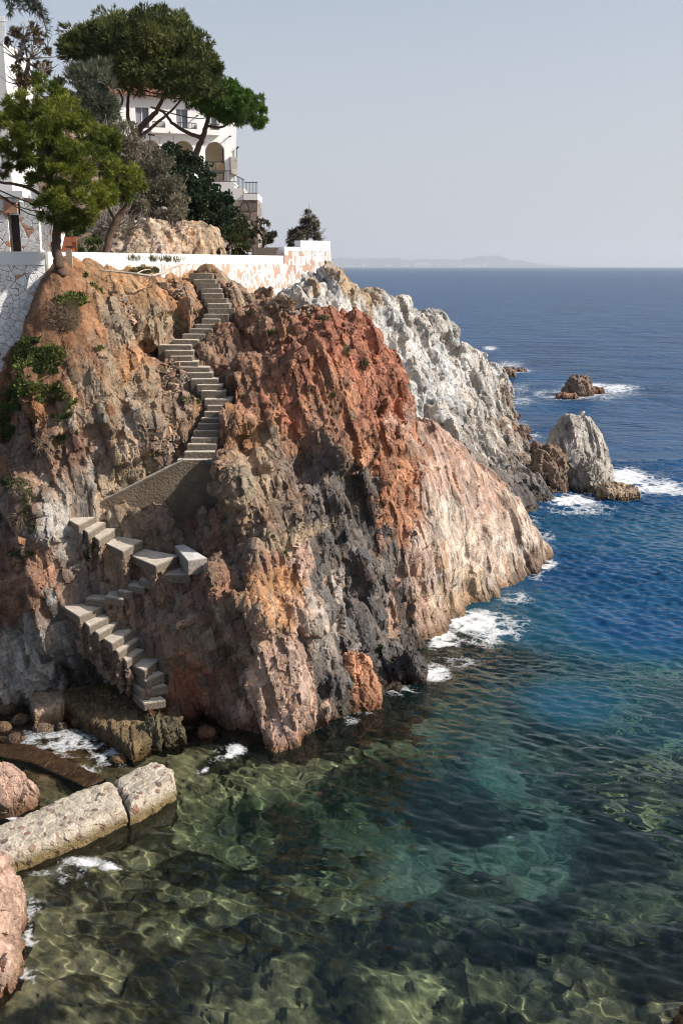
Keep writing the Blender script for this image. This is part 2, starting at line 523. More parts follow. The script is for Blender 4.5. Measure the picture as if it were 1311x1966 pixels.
LOW = [(5.45,[(420,300), (505,290), (510,312), (440,318)]), (5.25,[(322,345), (385,332), (498,355), (410,402)]), (5.08,[(412,400), (450,385), (545,390), (465,440)]), (4.9,[(470,440), (520,420), (605,425), (520,478)]), (4.68,[(525,478), (600,460), (735,485), (640,535)]), (4.4,[(640,540), (700,522), (915,560), (815,610)]), (4.05,[(800,660), (870,590), (935,600), (985,665)]), (3.88,[(738,690), (775,643), (850,640), (815,700)]), (3.72,[(680,717), (718,668), (790,672), (752,725)]), (3.57,[(622,747), (660,700), (730,708), (692,755)]), (3.42,[(562,777), (605,728), (680,740), (640,787)]), (3.25,[(458,790), (515,752), (605,765), (565,802)]), (3.05,[(340,830), (440,808), (530,835), (420,880)]), (2.86,[(428,885), (520,845), (610,865), (470,930)]), (2.68,[(475,932), (560,890), (642,900), (520,970)]), (2.48,[(520,978), (620,940), (702,950), (590,1020)]), (2.27,[(575,1022), (650,990), (722,1000), (622,1068)]), (2.05,[(630,1072), (690,1048), (748,1058), (665,1112)]), (1.8,[(662,1118), (720,1098), (832,1105), (755,1162)]), (1.54,[(690,1165), (780,1148), (855,1180), (765,1215)]), (1.26,[(695,1225), (800,1205), (868,1245), (742,1268)]), (0.98,[(705,1288), (800,1268), (858,1320), (760,1337)])]
for z, q in LOW:
    TREADS.append([W(*z5(*c), z) for c in q])

def carve(v, grow=.05, head=1.0):
    for q in TREADS:
        q = np.array(q); c = q[:, :2].mean(0)
        near = np.where((np.abs(v[:, :2] - c).max(1) < 1.8))[0]
        if not len(near): continue
        p = v[near, :2]; ins = np.ones(len(near), bool)
        o = 0.5 * sum(q[i, 0] * q[(i + 1) % 4, 1] - q[(i + 1) % 4, 0] * q[i, 1] for i in range(4))
        sgn = 1 if o > 0 else -1
        for i in range(4):
            e = q[(i + 1) % 4, :2] - q[i, :2]; nrm = np.array([-e[1], e[0]]) * sgn / (np.linalg.norm(e) + 1e-9)
            ins &= ((p - q[i, :2]) @ nrm) > -grow
        zz = v[near, 2]; lo = q[0, 2] - .10
        hit = near[ins & (zz > lo) & (zz < q[0, 2] + head)]
        v[hit, 2] = lo
    return v

# ------------------------------------------------------------------ the red headland with the stairs
HEAD = [
 [(-90,775,31.6),(0,742,31.2),(88,514,31.3),(200,507,33),(358,511,37.2),(412,512,37.2),(480,558,39.2),(560,594,40),(620,606,37),(690,656,38),(735,705,39.5),(735,765,42),(720,800,44)],
 [(-90,795,30.0),(0,755,29.8),(85,545,30.0),(210,545,31.6),(384,562,35.0),(432,562,35.0),(470,594,34.8),(560,600,33.6),(625,614,32.2),(695,646,33.2),(746,694,35.3),(758,760,40),(740,800,44)],
 [(-90.0,805.0,29.6),(0.0,765.0,29.4),(82.5,572.5,29.65),(215.0,572.5,31),(394,593,34.2),(452,593,34.2),(462.5,612,34.0),(560.0,611.5,32.6),(632.5,631.5,31.4),(705.0,673.0,32.7),(760.5,723.0,35.25),(776.5,780.0,40.0),(760.0,825.0,44.0)],
 [(-90,815,29.2),(0,775,29.0),(80,600,29.3),(220,600,30.4),(366,624,33.3),(418,624,33.3),(455,628,33.0),(560,640,31.8),(640,660,30.6),(715,700,32.2),(775,752,35.2),(795,800,40),(780,850,44)],
 [(-90,835,28.6),(0,800,28.4),(80,660,28.6),(225,650,29.5),(296,664,32.2),(372,664,32.2),(432,680,31.9),(540,700,30.4),(640,730,29.8),(735,755,32.4),(815,792,36.2),(845,830,41),(830,880,45)],
 [(-90.0,850.0,28.3),(0.0,821.0,28.1),(80.0,700.0,28.2),(217.5,685.0,28.8),(342,711,31.2),(410,711,31.1),(461.0,725.0,31.0),(542.5,745.0,29.7),(640.0,780.0,29.7),(742.5,792.5,32.45),(835.0,814.0,36.6),(867.5,855.0,41.5),(850.0,905.0,45.0)],
 [(-90,865,28.0),(0,842,27.8),(80,740,27.8),(210,720,28.2),(384,767,30.0),(452,766,30.0),(490,770,29.8),(545,790,29.1),(640,830,29.0),(750,830,32.5),(855,836,37),(890,880,42),(870,930,45)],
 [(-90.0,885.0,27.7),(0.0,867.0,27.5),(90.0,785.0,27.4),(216.0,770.0,27.5),(366,828,29.0),(424,826,29.0),(479.0,820.0,28.7),(545.0,845.0,28.4),(655,877.5,29.2),(765.0,872.5,32.35),(883.5,864.5,37.4),(917.5,910.0,42.0),(900.0,960.0,45.0)],
 [(-90,905,27.4),(0,892,27.2),(100,830,27.0),(222,820,27.1),(338,884,27.95),(424,886,27.95),(468,870,27.5),(545,900,27.7),(672,925,30.4),(780,915,32.2),(912,893,37.8),(945,940,42),(930,990,45)],
 [(-90,960,26.9),(0,950,26.2),(90,935,26.3),(165,962,27.1),(290,955,27.6),(408,930,28.4),(452,955,26.2),(545,970,26.2),(680,990,30.2),(790,985,31.8),(960,952,38.4),(990,995,42),(970,1030,45)],
 [(-90.0,1005.0,26.65),(0.0,995.0,25.85),(88,988,25.72),(150,998,26.42),(258,1002,26.42),(400,990,27.4),(446.0,1007.5,26.0),(542.5,1020.0,25.8),(682,1035.0,29.8),(795.0,1027.5,31.6),(981.0,978.0,38.65),(1005.0,1017.5,42.0),(985.0,1045.0,45.0)],
 [(-90,1050,26.4),(0,1040,25.7),(85,1040,25.42),(165,1042,25.92),(250,1045,25.82),(370,1045,26.6),(440,1060,25.6),(540,1070,25.3),(684,1080,29.2),(800,1070,31.4),(1002,1004,38.9),(1020,1040,42),(1000,1060,45)],
 [(-90.0,1100.0,26.25),(0.0,1095.0,25.5),(80,1095,25.22),(160,1095,25.72),(252,1100,25.57),(372,1095,25.4),(436.0,1110.0,25.1),(535.0,1125.0,24.9),(686,1130.0,28.6),(800.0,1110.0,31.35),(1015.0,1023.0,39.1),(1027.5,1055.0,42.0),(1010.0,1067.5,45.0)],
 [(-90,1150,26.1),(0,1150,25.5),(75,1140,25.02),(140,1150,25.42),(240,1152,25.37),(342,1140,25.2),(432,1160,24.6),(530,1180,24.1),(690,1180,28.0),(800,1150,31.3),(1028,1042,39.3),(1035,1070,42),(1020,1075,45)],
 [(-90.0,1195.0,26.1),(0.0,1195.0,25.6),(77.5,1187.5,25.02),(140,1200,25.47),(212,1200,25.12),(322,1200,24.8),(436.0,1222.5,24.15),(535.0,1235.0,24.25),(670.0,1225.0,27.0),(802.5,1172.5,31.35),(1032.5,1056.0,39.45),(1038.0,1076.0,42.0),(1025.0,1078.5,45.0)],
 [(-90,1240,26.1),(0,1240,25.7),(80,1235,25.22),(165,1245,25.52),(262,1248,24.72),(335,1250,24.7),(440,1285,24.0),(540,1290,24.1),(680,1270,26.8),(805,1195,31.4),(1037,1070,39.6),(1041,1082,42),(1030,1082,45)]]
_wl = [(-90,1335,.2),(0,1335,.2),(80,1328,.2),(175,1322,.2),(305,1345,.1),(392,1397,0),(470,1413,0),(598,1400,0),(732,1340,0),(822,1226,0),(1037,1091,0),(1042,1078,0),(1030,1075,0)]
N = [[P(*c) for c in r] for r in HEAD]
wl = [W(a, b, z) for a, b, z in _wl]
N.append(wl)
_out = np.array([(0,-.3),(0,-.3),(0,-.3),(0,-.3),(0,-.4),(0,-.4),(.1,-.4),(.3,-.3),(.5,-.3),(.6,-.3),(.7,.1),(.5,.5),(.2,.6)])
N.append([p + np.array([o[0], o[1], -1.2 - p[2]]) for p, o in zip(wl, _out)])
N.append([p + np.array([o[0] * 3, o[1] * 3, -7.5]) for p, o in zip(wl, _out)])
G = net_grid(N, .055)
HEAD_COL = [(440,1150,'rbrown'),(470,1200,'dtan'),(520,1050,'dtan'),(500,980,'brown'),(480,1300,'pink'),(350,1180,'brown'),(300,1250,'brown'),(720,760,'red'),(660,820,'ored'),(600,660,'red'),(390,700,'brown'),(280,760,'dtan'),(180,800,'dtan'),(30,600,'soil'),(120,560,'soil'),(200,540,'soil2'),(60,700,'soil'),(140,640,'soil'),(300,580,'dtan'),(250,610,'dtan'),(330,540,'dorange'),(270,530,'soil2'),(200,720,'dtan'),(260,700,'dorange'),(160,760,'soil'),
 (250,800,'grey'),(290,830,'dtan'),(210,840,'brown'),(60,850,'brown'),(40,800,'soil'),(150,880,'rbrown'),(250,880,'dtan'),(330,720,'brown'),(330,850,'brown'),(60,950,'brown'),(140,1030,'grey'),(200,1050,'dtan'),
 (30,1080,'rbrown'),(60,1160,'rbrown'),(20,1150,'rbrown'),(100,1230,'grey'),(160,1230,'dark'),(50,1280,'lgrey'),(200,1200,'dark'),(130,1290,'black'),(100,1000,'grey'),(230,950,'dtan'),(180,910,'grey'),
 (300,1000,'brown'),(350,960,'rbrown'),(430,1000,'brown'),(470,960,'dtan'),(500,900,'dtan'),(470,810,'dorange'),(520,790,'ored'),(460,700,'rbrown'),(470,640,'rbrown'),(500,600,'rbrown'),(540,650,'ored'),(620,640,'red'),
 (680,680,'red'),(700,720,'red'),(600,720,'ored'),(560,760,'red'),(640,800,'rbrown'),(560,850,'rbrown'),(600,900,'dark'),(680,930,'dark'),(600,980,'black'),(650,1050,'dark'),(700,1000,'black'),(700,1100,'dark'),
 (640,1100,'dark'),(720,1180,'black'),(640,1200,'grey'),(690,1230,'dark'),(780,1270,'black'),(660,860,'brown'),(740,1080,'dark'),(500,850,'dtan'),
 (740,800,'red'),(720,850,'ored'),(690,780,'ored'),(800,820,'pink'),(780,920,'ored'),(740,930,'ored'),(760,1000,'ored'),(790,1100,'pink'),(850,900,'pink'),(830,860,'pink'),(900,880,'pink'),(860,1000,'pale'),(920,950,'pink'),(940,1020,'pale'),
 (880,1080,'pale'),(980,1050,'pale'),(850,1150,'tan'),(800,1150,'pink'),(1020,1080,'brown'),(900,1140,'tan'),(480,1100,'rbrown'),(420,1080,'brown'),(400,1200,'brown'),(450,1250,'brown'),(530,1150,'orange'),(530,1250,'pink'),
 (560,1330,'pink'),(500,1380,'pink'),(600,1100,'pink'),(620,1160,'pale'),(640,1330,'black'),(600,1010,'tan'),(560,950,'brown'),(350,1330,'red'),(430,1350,'brown'),(440,550,'dtan'),(480,565,'dtan'),(410,590,'rbrown')]

def clamp01(x): return np.clip(x, 0, 1)

def even(G, it=1, mixin=.85):
    """slide the grid lines along the surface until the cells are of even size"""
    for _ in range(it):
        for ax in (1, 0):
            A = G if ax == 1 else G.transpose(1, 0, 2)
            L = np.linalg.norm(A[:, 1:] - A[:, :-1], axis=-1)
            L = np.maximum(L, .35 * np.median(L))
            cs = np.c_[np.zeros(len(A)), np.cumsum(L, 1)]; cs /= cs[:, -1:]
            m = A.shape[1]; tgt = np.linspace(0, 1, m)
            U = np.stack([np.interp(tgt, c, np.arange(m)) for c in cs])
            U = mixin * U + (1 - mixin) * np.arange(m)[None]
            for _k in range(14):
                V = U.copy(); V[1:-1] = (U[:-2] + 2 * U[1:-1] + U[2:]) / 4; U = V
            i = np.clip(U.astype(int), 0, m - 2); t = (U - i)[..., None]; r = np.arange(len(A))[:, None]
            A = A[r, i] * (1 - t) + A[r, i + 1] * t
            G = A if ax == 1 else A.transpose(1, 0, 2)
    return G

def remesh_vq(v, f, vox):
    o = mesh_np('tmp_solid', v, f, ROCK)
    return _remesh(o, vox)

def solid_remesh(G, back, vox):
    """close the sheet with a back face and voxel-remesh it: an even skin of real faces, joints and undercuts included"""
    n, m = G.shape[:2]; back = np.array(back, float)
    v = np.concatenate([G.reshape(-1, 3), (G + back).reshape(-1, 3)])
    q = quads(n, m); i = np.arange(n * m).reshape(n, m); k = n * m
    rim = np.concatenate([i[0, :], i[1:, -1], i[-1, -2::-1], i[-2:0:-1, 0]]); r2 = np.roll(rim, -1)
    f = np.concatenate([q, q[:, ::-1] + k, np.stack([r2, rim, rim + k, r2 + k], -1)])
    o = mesh_np('tmp_sheet', v, f, ROCK)
    return _remesh(o, vox)

def _remesh(o, vox):
    md = o.modifiers.new('r', 'REMESH'); md.mode = 'VOXEL'; md.voxel_size = vox; md.adaptivity = 0
    dg = bpy.context.evaluated_depsgraph_get()
    me = bpy.data.meshes.new_from_object(o.evaluated_get(dg))
    nv = len(me.vertices); V = np.empty(nv * 3, np.float32); me.vertices.foreach_get('co', V)
    nl = len(me.loops); L = np.empty(nl, np.int32); me.loops.foreach_get('vertex_index', L)
    old = o.data; bpy.data.objects.remove(o); bpy.data.meshes.remove(old); bpy.data.meshes.remove(me)
    return V.reshape(-1, 3).astype(float), L.reshape(-1, 4)

def vert_normals(V, Q):
    fn = np.cross(V[Q[:, 2]] - V[Q[:, 0]], V[Q[:, 3]] - V[Q[:, 1]])
    N_ = np.zeros_like(V)
    for k in range(4):
        for c in range(3): N_[:, c] += np.bincount(Q[:, k], fn[:, c], len(V))
    return N_ / (np.linalg.norm(N_, axis=1, keepdims=True) + 1e-12)

def relax(A, Q, it):
    """average a per-vertex array over the mesh neighbours"""
    cnt = np.bincount(Q.ravel(), minlength=len(A)).astype(float) * 4 + 1e-9
    for _ in range(it):
        f = A[Q].sum(1); B = np.zeros_like(A)
        for k in range(4):
            for c in range(A.shape[1]): B[:, c] += np.bincount(Q[:, k], f[:, c], len(A))
        A = B / cnt[:, None]
    return A

def rock_mesh(G, facing, seed, scales, amp, colpts, warp=30, carve_it=False, stretch=(1, 1, .45), cvar=.5, vox=.05, back=(-.3, 2.2, -.8), drop=None, ribs=0.0):
    """big blocks on the sheet, voxel remesh, then smaller facets on the even skin; returns vertices, quads, colours"""
    sh = G.shape; facing = np.array(facing, float)
    if carve_it: G = smooth_grid(carve(G.reshape(-1, 3).copy(), .08, .9).reshape(sh), 3)
    G = even(G, 2)
    Nn = grid_normals(box_blur(G, 9))
    if (Nn * facing).sum(-1).mean() < 0: Nn = -Nn
    v = G.reshape(-1, 3)
    d, _ = rock_disp(v, scales[:2], seed, stretch)
    if ribs:                                # long steep fissures and ribs
        u = v @ _ROT
        wv = u * np.array([.62, .62, .13]) + .25 * np.stack([fbm(v * .4, 3, seed + 41)] * 3, -1)
        d = d + ribs * (np.abs(vnoise(wv, seed + 43)) ** .7 - .45) * 1.6 + .5 * ribs * (np.abs(vnoise(wv * 2.3 + 5, seed + 44)) ** .7 - .45) * 1.6
    d = d + .03 * ridged(v * 1.1, 4, seed + 31)
    a = amp(v) if callable(amp) else amp
    G = (v + Nn.reshape(-1, 3) * (d * a)[:, None]).reshape(sh)
    if carve_it: G = carve(G.reshape(-1, 3).copy(), .04, .9).reshape(sh)
    v, Q = solid_remesh(G, back, vox)
    if drop is not None:                     # faces buried far inside the solid are not kept
        keep = drop(v)[Q].any(1); Q = Q[keep]
        us, inv = np.unique(Q, return_inverse=True); v = v[us]; Q = inv.reshape(Q.shape)
    v = relax(v, Q, 1)
    ids = []
    for k, sc in enumerate(scales[2:]):
        n = relax(vert_normals(v, Q), Q, (7, 3, 2)[min(k, 2)]); n /= np.linalg.norm(n, axis=1, keepdims=True) + 1e-9
        d, cid = rock_disp(v, [sc], seed + 3, stretch)
        if k == 0: d = d + .015 * ridged(v * 3.1, 4, seed + 33)
        ids.append(cid[0])
        a = amp(v) if callable(amp) else amp
        v = v + n * (d * a)[:, None]
    if carve_it: v = carve(v, .02, .35)
    _, big = rock_disp(v, [scales[1]], seed, stretch)
    shift = np.stack([_u(big[0], 21) - .5, _u(big[0], 22) - .5], -1) * 2 * warp + np.stack([_u(ids[0], 21) - .5, _u(ids[0], 22) - .5], -1) * 1.2 * warp
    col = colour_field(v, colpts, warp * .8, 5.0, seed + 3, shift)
    col = col * (1 + cvar * (_u(ids[0], 11) - .5))[:, None] * (1 + .7 * cvar * (_u(ids[-1], 11) - .5))[:, None] * (1 + .5 * cvar * (_u(big[0], 11) - .5))[:, None]
    col = col * (1 + (_u(ids[0], 12)[:, None] - .5) * np.array([.10, -.05, -.18]))
    return v, Q, np.clip(col, .02, .8)

def head_amp(b):
    x, y = pix(b)
    soil = np.exp(-(((x - 90) / 130) ** 2 + ((y - 610) / 130) ** 2) ** 2)
    a = 1.0 - .82 * soil
    a = a * (1 - .55 * sstep(720, 860, x) * sstep(700, 900, y))                 # smoother seaward face
    tc = np.array([np.mean(q, 0) for q in TREADS[len(UP):]]); near_ = np.full(len(b), 9.0)
    for c in tc: near_ = np.minimum(near_, ((b - c) ** 2).sum(1))
    a = a * (1 - .65 * np.exp(-near_ / .8))
    return a * (.55 + .45 * sstep(500, 640, y))

SC = [(3.0, .58, .10), (1.25, .30, .18), (.50, .11, .25), (.21, .040, .3)]
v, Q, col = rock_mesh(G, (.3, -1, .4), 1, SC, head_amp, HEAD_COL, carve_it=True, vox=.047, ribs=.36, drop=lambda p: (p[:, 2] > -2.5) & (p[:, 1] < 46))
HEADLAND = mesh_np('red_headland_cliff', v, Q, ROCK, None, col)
tag(HEADLAND, kind='structure')

# ------------------------------------------------------------------ the white cliff behind it
FAR = [
 [(560,600,43),(632,548,45),(720,600,53),(790,625,60),(855,650,67),(915,705,74),(950,745,82),(966,780,88)],
 [(540,584,38.2),(632,531,40.6),(720,574,47),(790,601,54),(855,626,61),(915,678,68),(958,722,76),(970,768,83)],
 [(590,612,37.8),(680,600,42.5),(765,638,48),(830,662,54),(890,690,61),(935,726,68),(962,756,76),(972,780,83)],
 [(640,720,38.5),(740,715,43.5),(840,745,49),(890,762,55),(930,775,62),(955,787,69),(968,795,77),(973,788,83.4)],
 [(760,830,41),(850,845,45.2),(912,855,49.6),(952,855,55),(980,852,62),(992,845,69),(986,818,77),(974,791,84.0)],
 [(860,930,44.5),(930,930,47),(985,925,50),(1010,915,55),(1012,890,62),(1010,858,68.5),(993,822,77.5),(975,793,84.4)],
]
N = [[P(*c) for c in r] for r in FAR]
wl = [W(a, b, 0) for a, b in [(900,1035),(965,1002),(1022,984),(1050,960),(1040,905),(1030,862),(1002,826),(977,797)]]
N.append(wl)
N.append([p + np.array([.8, -.2, -1.5]) for p in wl]); N.append([p + np.array([3, -1, -7]) for p in wl])
G = net_grid(N, .085)
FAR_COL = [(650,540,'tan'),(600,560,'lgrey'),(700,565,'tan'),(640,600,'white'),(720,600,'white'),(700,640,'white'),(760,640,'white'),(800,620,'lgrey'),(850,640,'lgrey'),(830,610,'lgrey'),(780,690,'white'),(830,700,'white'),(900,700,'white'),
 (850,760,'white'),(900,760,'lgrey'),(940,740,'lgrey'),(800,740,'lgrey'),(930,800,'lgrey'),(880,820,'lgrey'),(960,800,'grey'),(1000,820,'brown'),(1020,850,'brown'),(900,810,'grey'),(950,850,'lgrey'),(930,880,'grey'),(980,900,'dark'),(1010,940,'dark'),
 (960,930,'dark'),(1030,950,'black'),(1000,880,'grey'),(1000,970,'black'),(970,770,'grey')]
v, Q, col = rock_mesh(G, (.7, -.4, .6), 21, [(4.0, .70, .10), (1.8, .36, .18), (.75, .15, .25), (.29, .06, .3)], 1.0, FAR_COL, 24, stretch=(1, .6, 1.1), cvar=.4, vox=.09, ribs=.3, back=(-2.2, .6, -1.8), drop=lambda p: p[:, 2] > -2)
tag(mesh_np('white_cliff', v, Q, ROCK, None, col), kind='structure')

#@@REST@@
# ------------------------------------------------------------------ seabed
DEPTH = [(60,1900,.35),(200,1950,.6),(200,1750,.7),(100,1690,.45),(400,1900,1.0),(650,1900,1.2),(900,1900,1.3),(1200,1900,1.2),(1310,1950,.6),(300,1600,1.0),(500,1700,1.3),(700,1700,1.5),
 (450,1480,.9),(620,1450,1.2),(800,1600,3.0),(500,1570,2.0),(650,1540,2.6),(950,1500,4.4),(1000,1600,3.2),(1200,1700,1.8),(1250,1550,2.6),(850,1350,3.4),(760,1390,1.5),(1100,1350,6),(1280,1400,5),(1000,1200,6),(880,1270,2.2),
 (1200,1200,8),(1100,1100,8),(200,1430,.30),(80,1450,.35),(330,1430,.4),(130,1400,.25),(20,1550,.4),(-200,1400,.3),(-300,1700,.5),(1500,1800,1.2),(1500,1500,3.0),(1600,1200,9),(800,1780,1.6),(1000,1760,1.8)]
_dp = np.array([W(a, b, 0)[:2] for a, b, _ in DEPTH]); _dv = np.array([c for *_, c in DEPTH])

def depth_at(xy):
    num = 0; den = 0
    for p, d in zip(_dp, _dv):
        wgt = 1 / (((xy - p) ** 2).sum(1) + .25) ** 1.6
        num = num + wgt * d; den = den + wgt
    return num / den

xs = np.arange(-14, 24, .075); ys = np.arange(8.5, 58, .075)
X, Y_ = np.meshgrid(xs, ys)
v = np.stack([X.ravel(), Y_.ravel(), np.zeros(X.size)], -1)
dep = depth_at(v[:, :2])
f1, f2, hid, vec = worley(np.c_[v[:, :2] / 1.5 + .25 * np.stack([fbm(v * 1.2, 3, 5), fbm(v * 1.2, 3, 8)], -1), np.zeros(len(v))], 41)
g1, g2, gid, _ = worley(np.c_[v[:, :2] / .42 + .2 * np.stack([fbm(v * 3, 2, 5), fbm(v * 3, 2, 8)], -1), np.zeros(len(v))], 42)
rel = sstep(.2, 1.4, dep)
h = (.55 * _u(hid, 3) * np.clip(1.25 - 1.6 * f1, 0, .8) + .30 * _u(gid, 3) * np.clip(1.2 - 1.6 * g1, 0, .8)) * (.25 + .75 * rel) + .10 * fbm(v * 1.1, 4, 77) + .03 * fbm(v * 5, 3, 78)
v[:, 2] = np.minimum(-dep + h, -.10 - .1 * _u(gid, 9))
dark = sstep(-.30, .12, fbm(v * np.array([.9, .9, 0]), 6, 91, .62))
tone = (.7 + .6 * _u(hid, 5))[:, None] * (.75 + .5 * _u(gid, 6))[:, None]
col = tone * ((1 - dark)[:, None] * np.array([.19, .17, .10]) + dark[:, None] * np.array([.035, .032, .02]))
_px, _py = pix(v * np.array([1, 1, 0]))
sand = ((1 - sstep(1060, 1160, _px)) * sstep(2.3, 3.2, dep) * sstep(-.5, .45, fbm(v * np.array([.7, .7, 0]) + 7, 5, 92)) * .8)[:, None]
col = col * (1 - sand) + sand * np.array([.58, .57, .44])
_px, _py = pix(v * np.array([1, 1, 0])); pool = np.exp(-(((_px - 90) / 170) ** 2 + ((_py - 1440) / 75) ** 2) ** 2)[:, None]
col = col * (1 - .8 * pool) + .8 * pool * np.array([.10, .058, .028]) * tone
SEABED_M = M('seabed'); _a = SEABED_M.n('ShaderNodeVertexColor', layer_name='Col'); _n = SEABED_M.noise(7, 5, .7)
SEABED_M.l(SEABED_M.mix(1.0, _a.outputs[0], SEABED_M.ramp(_n.outputs[0], [(.3, .55), (.7, 1.45)]), 'MULTIPLY'), SEABED_M.p.inputs['Base Color'])
SEABED_M.p.inputs['Roughness'].default_value = 1; SEABED_M.p.inputs['Specular IOR Level'].default_value = 0
q = quads(*X.shape)[:, ::-1]
sb = mesh_np('seabed', v, q, SEABED_M.m, None, np.clip(col, .01, .7))
tag(sb, kind='structure')
sb.cycles.is_caustics_receiver = True
mb = MB(); mb.box(-30000, 30000, -300, 29000, -14, -13); deep = mb.build('deep_sea_floor', simple('deep floor', (.02, .04, .05), 1, .2, .01, 0)); tag(deep, kind='structure')

# ------------------------------------------------------------------ the sea
FOAM = [ # photo px, px radius x, y, strength
 (930,1205,110,45,.60),(990,1150,50,25,.5),(880,1265,80,30,.45),(1230,930,100,30,.6),(1120,975,90,22,.55),(1130,755,130,22,.55),(1020,1000,40,40,.42),(975,700,50,10,.55),(770,1325,50,16,.55),(665,1385,40,14,.5),(430,1450,60,30,.42),(130,1665,110,40,.45),(60,1760,40,60,.45),(50,1880,40,50,.5),
  (905,1195,75,28,.85),(960,1215,70,28,.55),(850,1225,40,25,.8),(835,1290,34,22,.9),(800,1305,45,10,.5),(1045,1085,28,16,.8),(1035,1030,45,25,.5),(1070,1050,50,20,.35),(1100,960,60,14,.85),(1070,980,70,18,.45),
 (1200,915,55,22,.85),(1265,935,75,18,.75),(1310,945,60,14,.6),(1130,745,55,14,.85),(1180,745,60,10,.7),(1090,760,70,14,.65),(1210,755,70,8,.45),(1040,755,40,12,.5),(985,712,45,8,.75),(940,668,20,5,.7),(1000,770,50,18,.5),
 (985,820,50,25,.5),(1020,835,40,16,.5),(1000,745,40,20,.45),(80,1633,50,12,.85),(160,1655,55,16,.75),(210,1665,35,14,.72),(75,1672,40,14,.55),(110,1690,45,14,.45),(170,1700,60,30,.30),(452,1440,26,16,.72),(440,1450,12,8,.85),(395,1480,14,9,.62),(380,1488,30,20,.4),
 (120,1425,120,40,.60),(210,1450,60,30,.58),(170,1480,40,20,.55),(60,1800,26,60,.55),(40,1880,25,22,.5),(600,1398,60,8,.35),(700,1370,40,10,.4),(20,1570,22,5,.7),(980,1605,10,6,.45),(1030,1105,30,18,.5)]
_r1 = np.arange(8.0, 30, .036); _r2 = np.arange(30, 62, .062); _r3 = 62 * 1.0125 ** np.arange(0, 490)
rows_ = np.r_[_r1, _r2, _r3]; rows_ = rows_[rows_ < 25600]
sx = np.linspace(-.62, .62, 860)
Yg = np.repeat(rows_[:, None], len(sx), 1); Xg = Yg * sx[None]
v = np.stack([Xg.ravel(), Yg.ravel(), np.zeros(Xg.size)], -1)
rng = np.random.default_rng(5)
z = np.zeros(len(v)); x, y = v[:, 0], v[:, 1]
off = sstep(24, 60, y + x * 1.2)
patch = .75 + .5 * fbm(v * .16, 2, 61)
cell = np.maximum(y * .00145, np.gradient(rows_)[:, None].repeat(len(sx), 1).ravel())
for k in range(56):
    lam = float(np.exp(rng.uniform(math.log(.22), math.log(2.0))))
    th = rng.normal(math.radians(250), .62)
    amp = .0068 * lam / (1 + (lam / .9) ** 1.7)
    kx, ky = math.cos(th) * 2 * math.pi / lam, math.sin(th) * 2 * math.pi / lam
    z += amp * patch * sstep(2.2, 4.5, lam / cell) * (.85 + 1.9 * off) * np.sin(kx * x + ky * y + rng.uniform(0, 6.28) + .6 * patch)
for k in range(22):
    lam = float(np.exp(rng.uniform(math.log(2.6), math.log(16))))
    th = rng.normal(math.radians(245), .5)
    amp = .0038 * lam ** .9
    kx, ky = math.cos(th) * 2 * math.pi / lam, math.sin(th) * 2 * math.pi / lam
    z += amp * sstep(2.2, 5, lam / cell) * (.2 + .5 * off) * np.sin(kx * x + ky * y + rng.uniform(0, 6.28))
calm = 1 - .65 * np.exp(-(((x + 5.5) / 3.5) ** 2 + ((y - 22) / 3.5) ** 2) ** 2)
flat = v.copy(); ppx, ppy = pix(flat)
v[:, 2] = z * calm
dpt = np.full(len(v), 9.0); _i = np.where(y < 60)[0]; _t = sstep(40, 57, y[_i]); dpt[_i] = depth_at(v[_i, :2]) * (1 - _t) + 9 * _t
clear = np.exp(-.022 * dpt) * (1 - .96 * sstep(3.8, 7.0, dpt))
foam = np.zeros(len(v))
for (a, b, rx, ry, s_) in FOAM:
    d2 = ((ppx - a) / rx) ** 2 + ((ppy - b) / ry) ** 2
    foam = np.maximum(foam, s_ * np.exp(-d2 * .9))
sea = M('sea water')
p = sea.p
p.inputs['Transmission Weight'].default_value = 1; p.inputs['IOR'].default_value = 1.333; p.inputs['Roughness'].default_value = 0.0
at = sea.n('ShaderNodeAttribute', attribute_name='depth')
sea.l(sea.ramp(sea.math('MULTIPLY', at.outputs['Fac'], .125), [(0, (1, 1, 1)), (.12, (.80, .95, .86)), (.3, (.44, .88, .77)), (.6, (.16, .68, .62)), (1, (.05, .42, .46))]), p.inputs['Base Color'])
dp = sea.n('ShaderNodeBsdfPrincipled', Roughness=.08, IOR=1.333); dp.inputs['Specular IOR Level'].default_value = .14
ac = sea.n('ShaderNodeAttribute', attribute_name='clear'); af = sea.n('ShaderNodeAttribute', attribute_name='foam')
aw = sea.n('ShaderNodeAttribute', attribute_name='far')
big = sea.noise(.05, 4, .6)
_dm = sea.n('ShaderNodeMix', data_type='RGBA'); sea.l(sea.ramp(sea.math('MULTIPLY', at.outputs['Fac'], .1), [(.25, 0.0), (.8, 1.0)]), _dm.inputs[0]); _dm.inputs[6].default_value = (.012, .092, .085, 1); sea.l(_dm.outputs[2], dp.inputs['Base Color'])
sea.l(sea.mix(sea.ramp(big.outputs[0], [(.35, 0.0), (.7, 1.0)]), (.008, .044, .115), (.014, .076, .180)), _dm.inputs[7])
mp = sea.n('ShaderNodeMapping'); mp.inputs['Scale'].default_value = (.55, 1.0, 1); mp.inputs['Rotation'].default_value = (0, 0, .5); sea.l(sea.coord(), mp.inputs[0])
w1 = sea.noise(1.9, 4, .6, vec=mp.outputs[0]); w2 = sea.noise(.36, 4, .6, vec=mp.outputs[0])
bp = sea.n('ShaderNodeBump', Distance=1.0); sea.l(sea.math('MULTIPLY_ADD', w2.outputs[0], 1.6, sea.math('MULTIPLY', w1.outputs[0], .5)), bp.inputs['Height']); sea.l(sea.math('MULTIPLY', aw.outputs['Fac'], 1.0), bp.inputs['Strength'])
